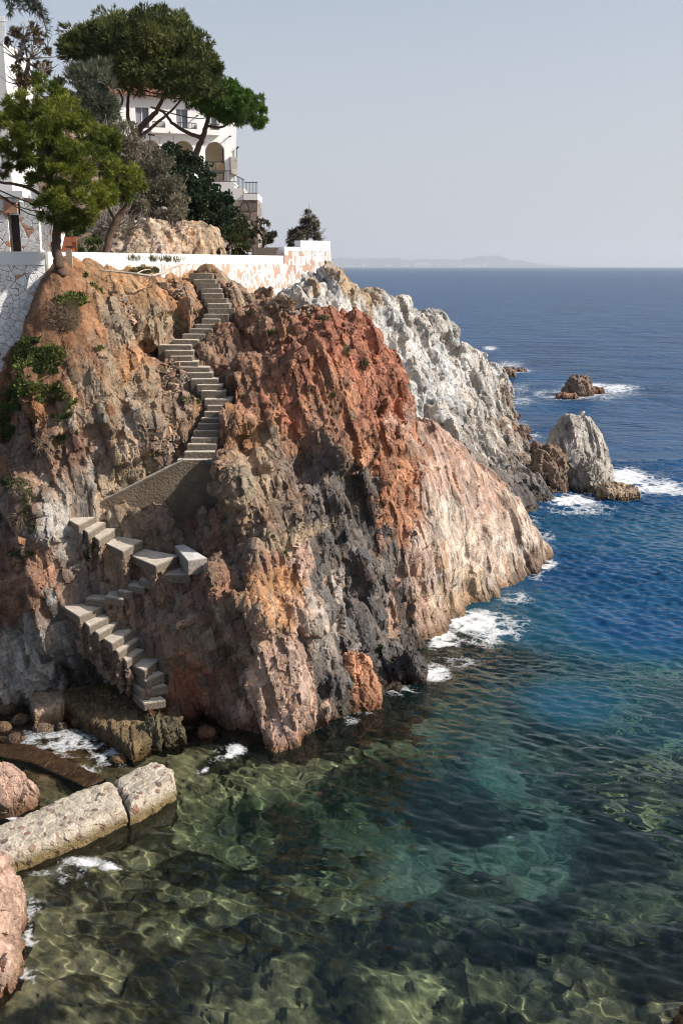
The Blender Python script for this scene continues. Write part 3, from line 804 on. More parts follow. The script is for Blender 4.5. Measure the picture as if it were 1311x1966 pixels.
sea.l(bp.outputs[0], dp.inputs['Normal']); sea.l(sea.math('MULTIPLY_ADD', aw.outputs['Fac'], .22, .06), dp.inputs['Roughness'])
m1 = sea.n('ShaderNodeMixShader'); sea.l(ac.outputs['Fac'], m1.inputs[0]); sea.l(dp.outputs[0], m1.inputs[1]); sea.l(p.outputs[0], m1.inputs[2])
fo = sea.n('ShaderNodeBsdfDiffuse'); fo.inputs[0].default_value = (.70, .72, .72, 1)
vo = sea.n('ShaderNodeTexVoronoi', feature='DISTANCE_TO_EDGE', Scale=3.4); wn = sea.noise(1.6, 5, .7); fn = sea.noise(13, 6, .75); fb = sea.noise(.9, 4, .6)
sea.l(sea.mix(.55, sea.coord(), wn.outputs['Color']), vo.inputs['Vector'])
lace = sea.math('SUBTRACT', 1.0, sea.math('MULTIPLY', vo.outputs[0], 3.2))
pat = sea.math('MULTIPLY_ADD', lace, .30, sea.math('MULTIPLY_ADD', fn.outputs[0], .55, sea.math('MULTIPLY', fb.outputs[0], .45)))
ff = sea.ramp(sea.math('ADD', sea.math('MULTIPLY', af.outputs['Fac'], 1.0), sea.math('SUBTRACT', pat, 1.05)), [(.06, 0.0), (.36, .92)])
m2 = sea.n('ShaderNodeMixShader'); sea.l(sea.math('MULTIPLY', ff, sea.ramp(af.outputs['Fac'], [(.03, 0.0), (.12, 1.0)])), m2.inputs[0]); sea.l(m1.outputs[0], m2.inputs[1]); sea.l(fo.outputs[0], m2.inputs[2])
sea.l(m2.outputs[0], sea.out.inputs[0])
so_ = mesh_np('sea', v, quads(*Xg.shape)[:, ::-1], sea.m, None, None, True, dict(clear=clear, foam=foam, depth=dpt, far=sstep(30, 100, y)))
tag(so_, kind='structure')
so_.cycles.is_caustics_caster = True

# ------------------------------------------------------------------ boulders and sea rocks
def blob(name, cx, cy, zb, rx, ry, h, colour, rot=0.0, e=.75, seed=0, cell=.05, amp=1.0, scales=((.9, .22, .2), (.38, .10, .3), (.16, .04, .3)), lean=(0, 0), poly=None, parent=None, mat=None, bury=.6, taper=0.0):
    """a fractured boulder: footprint (ellipse or polygon) swept up a rounded profile, closed below ground"""
    n1 = int(max(24, (rx + ry) * 3.14 / cell)); n2 = int(max(16, (h + min(rx, ry) + bury) * 1.4 / cell))
    th = np.linspace(0, 2 * math.pi, n1, endpoint=False)
    if poly is None:
        r = 1 / np.sqrt((np.cos(th) / rx) ** 2 + (np.sin(th) / ry) ** 2)
    else:
        pp = np.array(poly); c0 = pp.mean(0); cx, cy = c0
        r = np.zeros(n1)
        for i, t in enumerate(th):
            d = np.array([math.cos(t), math.sin(t)]); best = 9.0
            for a, b in zip(pp - c0, np.roll(pp, -1, 0) - c0):
                ed = b - a; den = d[0] * ed[1] - d[1] * ed[0]
                if abs(den) < 1e-9: continue
                tt = (a[0] * ed[1] - a[1] * ed[0]) / den; uu = (a[0] * d[1] - a[1] * d[0]) / den
                if tt > 0 and -1e-6 <= uu <= 1 + 1e-6: best = min(best, tt)
            r[i] = best
    ph = np.linspace(math.pi / 2, 0, n2)
    rho = np.r_[np.clip(np.cos(ph), 0, 1) ** e, np.full(6, 1.0)]; hh = np.r_[np.sin(ph) ** e, -np.linspace(.15, 1, 6) * bury / max(h, .01)]
    ca, sa = math.cos(rot), math.sin(rot)
    RR = rho[:, None] * r[None] * (1 - taper * np.clip(hh, 0, 1))[:, None]
    if poly is None:
        xx, yy = RR * np.cos(th), RR * np.sin(th); gx = cx + xx * ca - yy * sa + lean[0] * hh[:, None]; gy = cy + xx * sa + yy * ca + lean[1] * hh[:, None]
    else:
        gx = cx + RR * np.cos(th); gy = cy + RR * np.sin(th)
    G = np.stack([gx, gy, zb + h * hh[:, None] * np.ones((1, n1))], -1)
    G = np.concatenate([G, np.broadcast_to(G[-1].mean(0), (1, n1, 3))])
    vv, Q = remesh_vq(G.reshape(-1, 3), quads(len(G), n1, True), cell * 1.25)
    ids = []
    for k, sc in enumerate(scales):
        n = relax(vert_normals(vv, Q), Q, (9, 5, 2)[min(k, 2)]); n /= np.linalg.norm(n, axis=1, keepdims=True) + 1e-9
        d, cid = rock_disp(vv, [sc], seed + k, (1, 1, .75)); ids.append(cid[0])
        vv = vv + n * (d * amp)[:, None]
    c = np.array(PAL[colour] if isinstance(colour, str) else colour) * (1 + .4 * (_u(ids[1], 11) - .5))[:, None] * (1 + .3 * (_u(ids[-1], 11) - .5))[:, None] * (1 + .2 * fbm(vv * 1.5, 3, seed))[:, None]
    return mesh_np(name, vv, Q, mat or ROCK, parent, np.clip(c, .02, .8))

def sea_rock(label, px, py, rx, ry, h, colour, cat='rock', name='sea_rock', zb=0.0, **k):
    b = W(px, py, zb)
    return tag(blob(name, b[0], b[1], zb, rx, ry, h, colour, **k), label, cat)

BIGS = ((1.7, .34, .22), (.7, .17, .3), (.3, .07, .3))
sea_rock('tall pale grey sea stack standing off the white cliff', 1106, 925, 2.05, 1.8, 3.95, (.31, .285, .25), name='sea_stack', e=.62, seed=3, cell=.07, scales=BIGS, lean=(-.25, .3), taper=.34, amp=.6, bury=1.5)
sea_rock('brown rounded boulder leaning on the left foot of the sea stack', 1062, 938, 1.05, 1.3, 2.5, 'brown', e=.7, seed=5, cell=.06, scales=BIGS, lean=(-.25, .5), taper=.25, bury=1)
sea_rock('dark broken rock at the right foot of the sea stack', 1128, 938, 1.0, 1.1, 1.7, 'grey', e=.8, seed=15, cell=.06, scales=BIGS, lean=(.1, .5), bury=1)
sea_rock('low flat tan ledge of rock washed by waves beside the sea stack', 1185, 955, 1.25, .8, .75, 'tan', e=.6, seed=7, cell=.06, rot=.1, bury=1)
sea_rock('dark lumpy islet ringed by foam farther out', 1108, 757, 1.35, 1.3, 1.65, 'brown', e=.7, seed=9, cell=.1, scales=BIGS, bury=1)
sea_rock('low wet rock at the left foot of the dark islet', 1086, 766, 1.1, .7, .5, 'rbrown', e=.8, seed=10, cell=.1, bury=1)
sea_rock('small wet rock at the right foot of the dark islet', 1142, 753, .8, .7, .5, 'rbrown', e=.8, seed=11, cell=.1, bury=1)
sea_rock('small dark rock awash at the far end of the white cliff', 972, 722, 1.0, 1.2, .9, 'brown', e=.8, seed=12, cell=.1, bury=1)
sea_rock('low dark reef rock awash just beyond the white cliff', 990, 714, 1.3, .8, .45, 'brown', e=.8, seed=13, cell=.1, bury=1)
SM = ((.7, .11, .2), (.3, .05, .3), (.12, .02, .3))
sea_rock('pale pink boulder behind the low sea wall at the left edge', 8, 1548, .62, .5, 1.0, 'pink', name='boulder', cat='boulder', e=.75, seed=31, cell=.02, scales=SM, amp=.7)
sea_rock('small pink boulder wedged beside the larger pale one', 52, 1545, .26, .3, .62, 'pink', name='boulder', cat='boulder', e=.75, seed=32, cell=.02, scales=SM, amp=.7)
sea_rock('large rounded pink boulder in the water at the lower left', -48, 1800, .95, 1.2, 1.5, 'pink', name='boulder', cat='boulder', e=.8, seed=33, cell=.022, scales=SM, amp=.9)
sea_rock('pink rock at the water edge in the bottom left corner', -35, 1885, .62, .6, .75, 'pink', name='boulder', cat='boulder', e=.8, seed=34, cell=.022, scales=SM, amp=.9)
sea_rock('rough brown rock poking up in the bottom right corner', 1345, 1990, .5, .5, .75, 'orange', name='boulder', cat='boulder', e=.9, seed=35, cell=.02, scales=SM, amp=1.2)
sea_rock('orange angular boulder at the foot of the dark cleft', 690, 1352, .58, .6, 1.35, 'ored', name='boulder', cat='boulder', e=.72, seed=36, cell=.03, lean=(-.15, .3), amp=.8)
sea_rock('black wet boulder left of the orange angular boulder', 632, 1356, .42, .5, .95, 'black', name='boulder', cat='boulder', e=.8, seed=37, cell=.03)
sea_rock('black wet boulder between the cleft and the breaking foam', 788, 1300, .45, .5, .9, 'black', name='boulder', cat='boulder', e=.8, seed=38, cell=.03)
sea_rock('mossy dark lump at the seaward end of the landing slab', 312, 1428, .60, .45, .72, (.10, .085, .05), name='boulder', cat='boulder', e=.7, seed=39, cell=.03)
sea_rock('grey flat-topped rock standing behind the stone block', 78, 1305, .82, .55, 1.35, 'grey', name='boulder', cat='boulder', zb=.2, e=.5, seed=40, cell=.03)
sea_rock('reddish rock pinnacle at the left edge above the pool', 8, 1330, .5, .5, .9, 'rbrown', name='boulder', cat='boulder', zb=.2, e=.8, seed=41, cell=.03)
sea_rock('pale small boulder beside the bottom of the steps', 208, 1298, .24, .22, .34, 'lgrey', name='boulder', cat='boulder', zb=.55, e=.7, seed=42, cell=.02, scales=SM, amp=.6, bury=.3)
sea_rock('red rock stub at the right of the lowest steps', 352, 1372, .36, .35, .95, 'red', name='boulder', cat='boulder', e=.7, seed=43, cell=.03, scales=SM)
for i, (a, b, r_) in enumerate([(40, 1388, .26), (85, 1402, .30), (8, 1402, .22), (12, 1365, .3)]):
    sea_rock(['low pale stone in the pool nearest the stone block', 'flat wet stone at the middle of the pool head', 'small round stone at the left edge of the pool', 'dark stone at the back left of the pool'][i], a, b, r_, r_ * .8, .22, ['tan', 'grey', 'tan', 'brown'][i], name='stone', cat='stone', zb=-.05, e=.8, seed=50 + i, cell=.02, scales=SM, amp=.5, bury=.3)

for i, (a, b, r_, h_, c_, lab) in enumerate([(150, 1392, .22, .2, 'brown', 'brown wet stone lying against the foot of the landing slab'), (118, 1400, .16, .16, 'grey', 'small grey stone in the pool in front of the stone block'),
      (30, 1425, .24, .16, 'brown', 'flat brown stone at the left end of the submerged ledge'), (232, 1462, .20, .14, 'dtan', 'tan stone awash between the landing slab and the sea wall'), (395, 1412, .26, .22, 'rbrown', 'reddish wet stone at the waterline under the cliff'),
      (60, 1350, .22, .3, 'rbrown', 'red-brown broken stone beside the stone block'), (22, 1335, .3, .4, 'brown', 'brown boulder at the left edge behind the pool')]):
    sea_rock(lab, a, b, r_, r_ * .8, h_, c_, name='stone', cat='stone', zb=-.05, e=.7, seed=70 + i, cell=.02, scales=SM, amp=.7, bury=.3)

# ------------------------------------------------------------------ landing slab, pool ledge, stone block, low sea wall
def slab(name, px, ztop, zb, label, cat, col, seed, cell=.03, amp=.5, scales=SM, e=.16, zpix=None, mat=None):
    poly = [W(a, b, ztop if zpix is None else zpix)[:2] for a, b in px]
    pp = np.array(poly); ext = (pp.max(0) - pp.min(0)) / 2
    return tag(blob(name, 0, 0, zb, ext[0], ext[1], ztop - zb, col, e=e, seed=seed, cell=cell, poly=poly, amp=amp, scales=scales, mat=mat or ROCK, bury=.6), label, cat)
slab('landing_slab', [(112,1338),(140,1304),(235,1296),(330,1318),(345,1362),(322,1388),(256,1434)], .45, -.5, 'wet brown concrete landing slab at the bottom of the steps', 'slab', (.16, .115, .06), 61, amp=.5, cell=.022, e=.13, scales=((.9, .10, .3), (.4, .09, .3), (.14, .05, .3)))
slab('stone_block', [(57,1325),(118,1314),(123,1338),(118,1352),(66,1362)], .55, -.3, 'low square stone block left of the landing slab', 'block', (.30, .22, .155), 62, amp=.4, e=.13, cell=.02)
slab('pool_ledge', [(-60,1420),(60,1425),(120,1452),(205,1492),(165,1510),(60,1462),(-60,1440)], .06, -.4, 'brown submerged ledge crossing the rock pool', 'ledge', (.10, .068, .04), 63, amp=.25)
slab('sea_wall', [(-60,1605),(-60,1660),(0,1643),(70,1618),(160,1585),(243,1546),(238,1515),(216,1490),(150,1512),(70,1550),(0,1578)], .48, -.5, 'long pale rubble sea wall beside the pool, at the left edge', 'sea wall', (.43, .37, .27), 64, amp=.45, cell=.022, mat=RUBBLE, e=.2, scales=((.29, .05, .2), (.21, .04, .2), (.10, .02, .3)))
slab('sea_wall', [(219,1492),(248,1545),(290,1525),(338,1496),(332,1470),(300,1455),(262,1470)], .52, -.5, 'shorter pale rubble end block of the sea wall', 'sea wall', (.45, .38, .28), 65, amp=.45, cell=.022, mat=RUBBLE, e=.2, scales=((.29, .05, .2), (.21, .04, .2), (.10, .02, .3)))

# ------------------------------------------------------------------ stairs
def stairs(label, treads, depth, mat, grow=1.0):
    o = empty('staircase', tuple(treads[-1][0] - (0, 0, depth)), label=label, cat='stairs')
    rr = random.Random(4)
    for k, q in enumerate(treads):
        cq = np.mean(q, 0); q = [cq + (np.array(p) - cq) * grow + np.array([rr.uniform(-.02, .02), rr.uniform(-.02, .02), 0]) for p in q]
        dd = depth
        mb = MB(); mb.prism([p - (0, 0, dd) for p in q], [p + np.array([0, 0, rr.uniform(-.012, .012)]) for p in q]); mb.build('step', mat, o, bevel=.018)
    return o
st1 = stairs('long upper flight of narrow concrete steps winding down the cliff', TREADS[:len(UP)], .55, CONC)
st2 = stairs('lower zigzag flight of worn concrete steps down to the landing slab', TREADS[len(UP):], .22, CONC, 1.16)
# rough masonry carrying the lower flight down to the rock
mb = MB()
for q in TREADS[len(UP):]:
    cq = np.mean(q, 0); q2 = [cq + (np.array(p_) - cq) * 1.10 for p_ in q]; zt = cq[2] - .18; zb_ = max(zt - 1.0, .1)
    mb.prism([np.array([p_[0], p_[1] + .06, zb_]) for p_ in q2], [np.array([p_[0], p_[1] + .04, zt]) for p_ in q2])
tri = []
for f_ in mb.f: tri += [(f_[0], f_[i], f_[i + 1], f_[i + 1]) for i in range(1, len(f_) - 1)]
_v = np.array(mb.v); _f4 = np.array([f_ for f_ in mb.f if len(f_) == 4])
vv, Q = remesh_vq(_v, _f4, .04)
for k, sc in enumerate(((.7, .16, .2), (.36, .09, .3), (.15, .035, .3))):
    n = relax(vert_normals(vv, Q), Q, (7, 4, 2)[k]); n /= np.linalg.norm(n, axis=1, keepdims=True) + 1e-9
    d, cid = rock_disp(vv, [sc], 300 + k); vv = vv + n * np.minimum(d, .03)[:, None]
cc = np.array(PAL['brown']) * (.75 + .6 * _u(cid[0], 11))[:, None]
mesh_np('masonry', vv, Q, ROCK, st2, np.clip(cc, .02, .6))
A = P(352, 887, 27.6); B = P(183, 972, 27.1); Cc = P(424, 893, 27.75)
mb = MB()
nrm = np.array([B[1] - A[1], A[0] - B[0], 0]); nrm /= np.linalg.norm(nrm)
if nrm[1] < 0: nrm = -nrm
nrm *= .22
def sloped(mb, a, b, lift, drop, t0, t1):
    lo = [a + t0 - (0, 0, drop), b + t0 - (0, 0, drop), b + t1 - (0, 0, drop), a + t1 - (0, 0, drop)]
    hi = [a + t0 + (0, 0, lift), b + t0 + (0, 0, lift), b + t1 + (0, 0, lift), a + t1 + (0, 0, lift)]
    mb.prism(lo, hi)
sloped(mb, A, B, 0, 2.6, 0 * nrm, nrm)
mb.prism([A - (0, 0, 2.6), Cc - (0, 0, 2.6), Cc + (0, .5, -2.6), A + (.1, .5, -2.6)], [A, Cc, Cc + (0, .5, 0), A + (.1, .5, 0)])
RENDER_C = simple('rough render', (.15, .115, .08), .95, .5, 1.6, 1.0, .08)  # darkened brown: the shade over this wall is put into its colour
mb.build('side_wall', RENDER_C, st1)
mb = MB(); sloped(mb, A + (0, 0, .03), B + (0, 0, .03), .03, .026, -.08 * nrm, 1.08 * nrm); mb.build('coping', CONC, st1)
bt = [W(*z5(*c), 4.55) for c in [(915, 512), (970, 505), (1088, 577), (985, 592)]]
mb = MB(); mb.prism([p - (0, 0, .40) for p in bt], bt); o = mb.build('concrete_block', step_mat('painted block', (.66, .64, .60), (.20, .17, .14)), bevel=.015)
tag(o, 'whitish concrete block beside the turn of the lower steps', 'block')

# ------------------------------------------------------------------ terrace ground, hill behind, outcrop
GROUND = simple('terrace earth', (.30, .20, .12), .95, .3, 1.5, .6, .04)
mb = MB(); gp = [P(-420, 503, 31.4), P(150, 503, 32.2), P(400, 503, 38.7), P(546, 503, 42.9), P(634, 505, 44.6), P(640, 500, 60), P(500, 497, 74), P(-500, 497, 74)]
gp = [np.array([p[0], p[1], 11.98]) for p in gp]
mb.prism([p - (0, 0, 3) for p in gp], gp); tag(mb.build('terrace_ground', GROUND), kind='structure')
HILL = [[(-150,500,44),(60,500,46),(220,498,47),(330,496,48),(420,492,52),(470,492,64)],
        [(-150,430,46),(60,440,48),(220,436,48.5),(330,440,50),(420,440,54),(455,468,66)],
        [(-150,330,52),(60,340,54),(220,340,56),(330,370,58),(400,410,62),(450,460,69)],
        [(-150,240,60),(60,240,62),(220,300,64),(320,345,66),(390,385,68),(440,430,71)],
        [(-150,150,74),(60,180,74),(220,330,82),(320,340,82),(390,350,82),(440,360,84)]]
G = net_grid([[P(*c) for c in r] for r in HILL], .3)
v, Q, col = rock_mesh(G, (0, -.5, 1), 71, [(2.5, .5, .2), (1.0, .2, .3), (.5, .1, .3)], .6, vox=.3, back=(0, 1.5, -1.5), colpts= [(100, 400, 'brown'), (300, 400, 'grey'), (300, 330, 'brown')])
tag(mesh_np('hill', v, Q, DRYROCK, None, col), kind='structure')
OUT = [[(205,462,46.6),(235,425,46.8),(280,420,47),(330,430,47.6),(380,432,48.6),(412,440,50),(425,455,52)],
       [(203,470,45.2),(232,440,45.4),(280,436,45.6),(330,446,46.3),(380,446,47.2),(408,452,48.6),(424,462,51.5)],
       [(203,482,44.8),(230,465,44.9),(280,464,45),(330,468,45.8),(380,468,46.8),(408,472,48.2),(424,476,51.2)],
       [(203,500,44.4),(230,500,44.3),(280,500,44.4),(330,500,45.2),(380,500,46.4),(408,500,48),(424,500,51)]]
G = net_grid([[P(*c) for c in r] for r in OUT], .07)
v, Q, col = rock_mesh(G, (0, -1, .3), 73, [(1.6, .34, .25), (.7, .18, .3), (.3, .07, .3)], 1.0, vox=.08, back=(0, 1.5, -.4), colpts= [(240, 450, 'pale'), (280, 450, 'tan'), (330, 470, 'pale'), (350, 470, 'orange'), (390, 470, 'tan'), (260, 490, 'tan'), (300, 490, 'pale')], stretch=(1.6, 1, .5))
tag(mesh_np('rock_outcrop', v, Q, DRYROCK, None, col), 'pale tan rock outcrop behind the white path wall', 'rock')

# ------------------------------------------------------------------ walls along the path
def wall_run(mb, pts, z0, z1, th):
    """a vertical wall along plan points, butt-jointed"""
    n = len(pts)
    nm = []
    for i in range(n):
        d = np.array(pts[min(i + 1, n - 1)][:2]) - np.array(pts[max(i - 1, 0)][:2]); d /= np.linalg.norm(d); nm.append(np.array([-d[1], d[0]]) * th)
    top = [np.r_[np.array(p[:2]), z1] for p in pts] + [np.r_[np.array(p[:2]) + m_, z1] for p, m_ in zip(pts[::-1], nm[::-1])]
    bot = [np.r_[t[:2], z0] for t in top]
    mb.prism(bot, top)
pw = [P(92, 483, 31.05), P(150, 484, 32.0), P(270, 487, 34.8), P(400, 491, 38.6), P(478, 494, 40.8), P(546, 495, 42.8)]
o = empty('path_wall', tuple(P(300, 505, 34)), label='low white parapet wall running along the cliff top path', cat='wall')
mb = MB(); wall_run(mb, pw, 11.6, 12.44, .35); mb.build('parapet', PLASTER, o)
mb = MB(); wall_run(mb, [p + (0.10, -.02, 0) for p in pw[2:]] , 9.6, 12.10, .5); mb.build('stone_base', PATCHY_STONE, o)
o = empty('end_wall', tuple(P(590, 540, 41)), label='stepped white-capped end of the path wall with patchy red stones', cat='wall')
e0 = [P(546, 495, 42.8), P(577, 490, 43.4), P(634, 490, 44.5)]
mb = MB(); wall_run(mb, [e0[0], e0[1]], 12.0, 12.80, .4); wall_run(mb, [e0[1] + (.01, .0, 0), e0[2]], 12.0, 13.07, .4)
mb.build('white_cap', PLASTER, o)
mb = MB(); wall_run(mb, [e0[0] + (.0, -.06, 0), e0[1] + (0, -.06, 0), e0[2] + (.03, -.06, 0)], 8.5, 12.66, .52)
mb.build('stone_face', PATCHY_STONE, o)
o = empty('retaining_wall', tuple(P(30, 740, 31)), label='tall whitewashed rubble retaining wall at the left edge', cat='wall')
mb = MB(); wall_run(mb, [P(-200, 520, 29.6), P(88, 520, 31.0)], 7.0, 12.05, .6); mb.build('stone_face', WHITE_STONE, o)
mb = MB(); wall_run(mb, [P(-200, 520, 29.57), P(88, 520, 30.97)], 12.053, 12.44, .38); mb.build('capping', PLASTER, o)

# garden steps at the end of the path
o = empty('garden_steps', tuple(P(525, 490, 47)), label='three broad stone steps up from the path beside the end wall', cat='steps')
for i, (a, b, y0, y1, Yd) in enumerate([(478, 545, 489, 494, 47), (483, 551, 482, 489, 48), (492, 556, 475, 482, 49)]):
    p0, p1 = P(a, y0, Yd), P(b, y0, Yd); mb = MB(); mb.box(p0[0], p1[0], Yd, Yd + 1.4 + (2.5 if i == 2 else 0), 11.9, p0[2]); mb.build('step', TAN if 'TAN' in globals() else CONC, o)

# ------------------------------------------------------------------ villa
def HB(mb, x0, x1, y0, y1, Y0, Y1):
    ym = (y0 + y1) / 2
    mb.box(P(x0, ym, Y0)[0], P(x1, ym, Y0)[0], Y0, Y1, P(x0, y1, Y0)[2], P(x0, y0, Y0)[2])
HY = 75.0
villa = empty('villa', tuple(P(340, 335, HY)), label='white two-storey villa with arched loggia behind the pines', cat='house')
mb = MB()
wins = [(262, 287), (339, 361), (397, 418)]
xs_ = [205] + [e for w_ in wins for e in w_] + [456]
for i in range(0, len(xs_), 2): HB(mb, xs_[i], xs_[i + 1], 209, 248, HY, HY + .35)
HB(mb, 205, 456, 186, 209, HY, HY + .35); HB(mb, 205, 456, 248, 262, HY, HY + .35)
arches = [(272, 308), (334, 372), (395, 433)]
xs_ = [205] + [e for w_ in arches for e in w_] + [456]
for i in range(0, len(xs_), 2): HB(mb, xs_[i], xs_[i + 1], 262, 345, HY, HY + .35)
for a, b in arches:
    cx_ = (a + b) / 2; r_ = (b - a) / 2
    seg = [(cx_ - r_ * math.cos(t), 289 - r_ * 1.05 * math.sin(t)) for t in np.linspace(0, math.pi, 15)]
    for (u0, t0), (u1, t1) in zip(seg[:-1], seg[1:]):
        f0 = [P(u0, t0, HY), P(u1, t1, HY), P(u1, 262, HY), P(u0, 262, HY)]
        for p_ in f0: p_[1] = HY
        mb.prism(f0, [p_ + (0, .35, 0) for p_ in f0])
mb.box(P(205, 250, HY)[0], P(456, 250, HY)[0], HY + 8, HY + 8.3, P(300, 345, HY)[2], P(300, 187, HY)[2])
xr = P(456, 250, HY)[0]; xl = P(205, 250, HY)[0]
mb.box(xr - .35, xr - .003, HY + .352, HY + 7.99, P(300, 345, HY)[2], P(300, 187, HY)[2]); mb.box(xl, xl + .35, HY + .352, HY + 7.99, P(300, 345, HY)[2], P(300, 187, HY)[2])
mb.build('wall', PLASTER, villa)
mb = MB(); HB(mb, 206, 447, 258, 345, HY + 2.2, HY + 2.4); HB(mb, 206, 447, 258, 261, HY + .36, HY + 2.19); mb.build('loggia_wall', CREAM, villa)
mb = MB(); HB(mb, 340, 361, 286, 334, HY + 2.13, HY + 2.19); mb.build('door', DARKDOOR, villa)
for a, b in wins:
    mb = MB(); HB(mb, a, b, 209, 248, HY + .20, HY + .26); sh_ = mb.build('shutter', SHUTTER, villa)
    mb = MB(); HB(mb, (a + b) / 2 - .5, (a + b) / 2 + .5, 209, 248, HY + .17, HY + .198); mb.build('frame', PLASTER, sh_)
# tiled roof: rows of barrel tiles
mb = MB()
rz = P(300, 186, HY)[2]
for k in range(34):
    xx = xl - .4 + k * (xr - xl + .8) / 33
    mb.tube([(xx, HY - .55, rz + .05), (xx, HY + 4, rz + 1.25)], .13, 6)
mb.poly([(xl - .5, HY - .5, rz), (xr + .5, HY - .5, rz), (xr + .5, HY + 4.2, rz + 1.22), (xl - .5, HY + 4.2, rz + 1.22), (xl - .5, HY + 8.8, rz), (xr + .5, HY + 8.8, rz)], [(0, 1, 2, 3), (3, 2, 5, 4), (0, 4, 5, 1)])
mb.build('roof', TERRACOTTA, villa)
mb = MB()
for a, b, c_, d in [(288, 314, 246, 256), (314, 337, 236, 256), (337, 375, 246, 256), (375, 400, 236, 256), (400, 420, 246, 256)]: HB(mb, a, b, c_, d, HY - .45, HY - .003)
mb.build('balcony', PLASTER, villa)
def railing(a, b, y0, y1, Yd, parent, n, Yd2=None, y0b=None, y1b=None):
    mb = MB(); Yd2 = Yd2 or Yd; y0b = y0b or y0; y1b = y1b or y1
    for y_, yb in ((y0, y0b), (y1 - 1, y1b - 1)): mb.tube([P(a, y_, Yd), P(b, yb, Yd2)], .03, 5)
    for k in range(n + 1):
        t = k / n; Yk = Yd + (Yd2 - Yd) * t; xk = a + (b - a) * t
        mb.tube([P(xk, y0 + (y0b - y0) * t, Yk), P(xk, y1 + (y1b - y1) * t, Yk)], .017, 4)
    return mb.build('railing', DARKMETAL, parent)
for a, b in ((290, 313), (338, 374), (401, 419)): railing(a, b, 235, 246, HY - .4, villa, 12)
for a, b in arches[1:]: railing(a, b, 308, 331, HY + .15, villa, 16)
for (a, b) in ((324, 255), (385, 257), (442, 258), (378, 221)):
    p0 = P(a, b, HY); mb = MB(); mb.tube([p0, p0 + (0, -.55, -.04)], .05, 6); mb.build('spout', DARKMETAL, villa)
mb = MB(); HB(mb, 441, 454, 297, 332, HY - .5, HY - .004); mb.build('stone_pillar', simple('pale rubble', (.45, .42, .37), .9, .5, 3, 1.0, .08), villa)
mb = MB(); p0 = P(456.5, 330, HY - .1); mb.tube([p0, p0 + (0, 0, 1.75)], .035, 5); mb.tube([p0 + (0, 0, 1.7), p0 + (.15, -.1, 1.85)], .06, 5); mb.build('antenna', DARKMETAL, villa)
mb = MB(); HB(mb, 398, 408, 322, 329, HY + .9, HY + 1.6); HB(mb, 415, 431, 313, 330, HY + 1.0, HY + 1.7); tag(mb.build('garden_sofa', simple('wicker', (.30, .21, .13), .9, .2, 8, .3)), 'brown wicker sofa inside the right arch of the loggia', 'sofa')
terr = empty('villa_terrace', tuple(P(450, 470, 72)), label='white terrace with iron railings on a rubble stone wall below the villa', cat='terrace')
mb = MB(); HB(mb, 300, 450, 349, 384, 72, 74.9); HB(mb, 450, 468, 361, 384, 72, 74.9); HB(mb, 468, 495, 372, 384, 71.9, 76)
mb.build('white_wall', PLASTER, terr)
mb = MB(); HB(mb, 380, 495, 384, 482, 71.95, 76); mb.build('stone_wall', BROWN_STONE, terr)
railing(385, 444, 328, 349, 72.1, terr, 22); railing(444, 469, 333, 350, 72.1, terr, 10, None, 345, 372); railing(469, 494, 350, 372, 72.0, terr, 9)
railing(494, 494, 350, 372, 72.0, terr, 8, 75.5, 352, 373)
villa.rotation_euler.z = math.radians(18)
# a lamp mast in front of the loggia
mb = MB(); p0 = P(290, 300, 66); mb.tube([p0 - (0, 0, 1), p0 + (0, 0, 1.3)], .035, 5); mb.tube([p0 + (-.12, 0, 1.3), p0 + (.3, 0, 1.25)], .07, 6); tag(mb.build('lamp_post', DARKMETAL), 'thin dark lamp mast among the shrubs before the villa', 'lamp')

# stone hut and upper house at the left edge
hut = empty('stone_hut', tuple(P(30, 482, 33)), label='whitewashed rubble hut with a dark doorway at the left edge', cat='house')
mb = MB(); HB(mb, -150, 17, 378, 495, 33, 33.5); HB(mb, 39, 76, 388, 495, 33, 33.5); HB(mb, 17, 39, 378, 412, 33, 33.5)
mb.box(P(76, 440, 33)[0] - .4, P(76, 440, 33)[0] - .003, 33.503, 36, P(0, 500, 33)[2], P(0, 388, 33)[2])
mb.build('wall', WHITE_STONE, hut)
mb = MB(); HB(mb, -150, 44, 366, 377.8, 32.85, 36); mb.build('roof_slab', PLASTER, hut)
mb = MB(); HB(mb, 17, 39, 412, 495, 33.35, 33.4); mb.build('door', DARKDOOR, hut)
mb = MB(); HB(mb, 8, 33, 388, 409, 32.96, 32.998); mb.build('lintel', simple('red stone', (.50, .26, .16), .9, .3, 4, .6), hut)
up = empty('upper_house', tuple(P(0, 300, 46)), label='sunlit white house corner with a railed balcony at the upper left edge', cat='house')
mb = MB(); HB(mb, -160, 19, 190, 380, 46, 50); HB(mb, -160, 11, 78, 190, 46, 50); mb.build('wall', PLASTER, up)
mb = MB()
for k in range(9): p0 = P(-2 + k * 1.8, 78, 46.05); mb.tube([p0, p0 + (0, 0, .95)], .02, 4)
mb.tube([P(-20, 40, 46.05), P(13, 40, 46.05)], .03, 4); mb.build('railing', PLASTER, up)

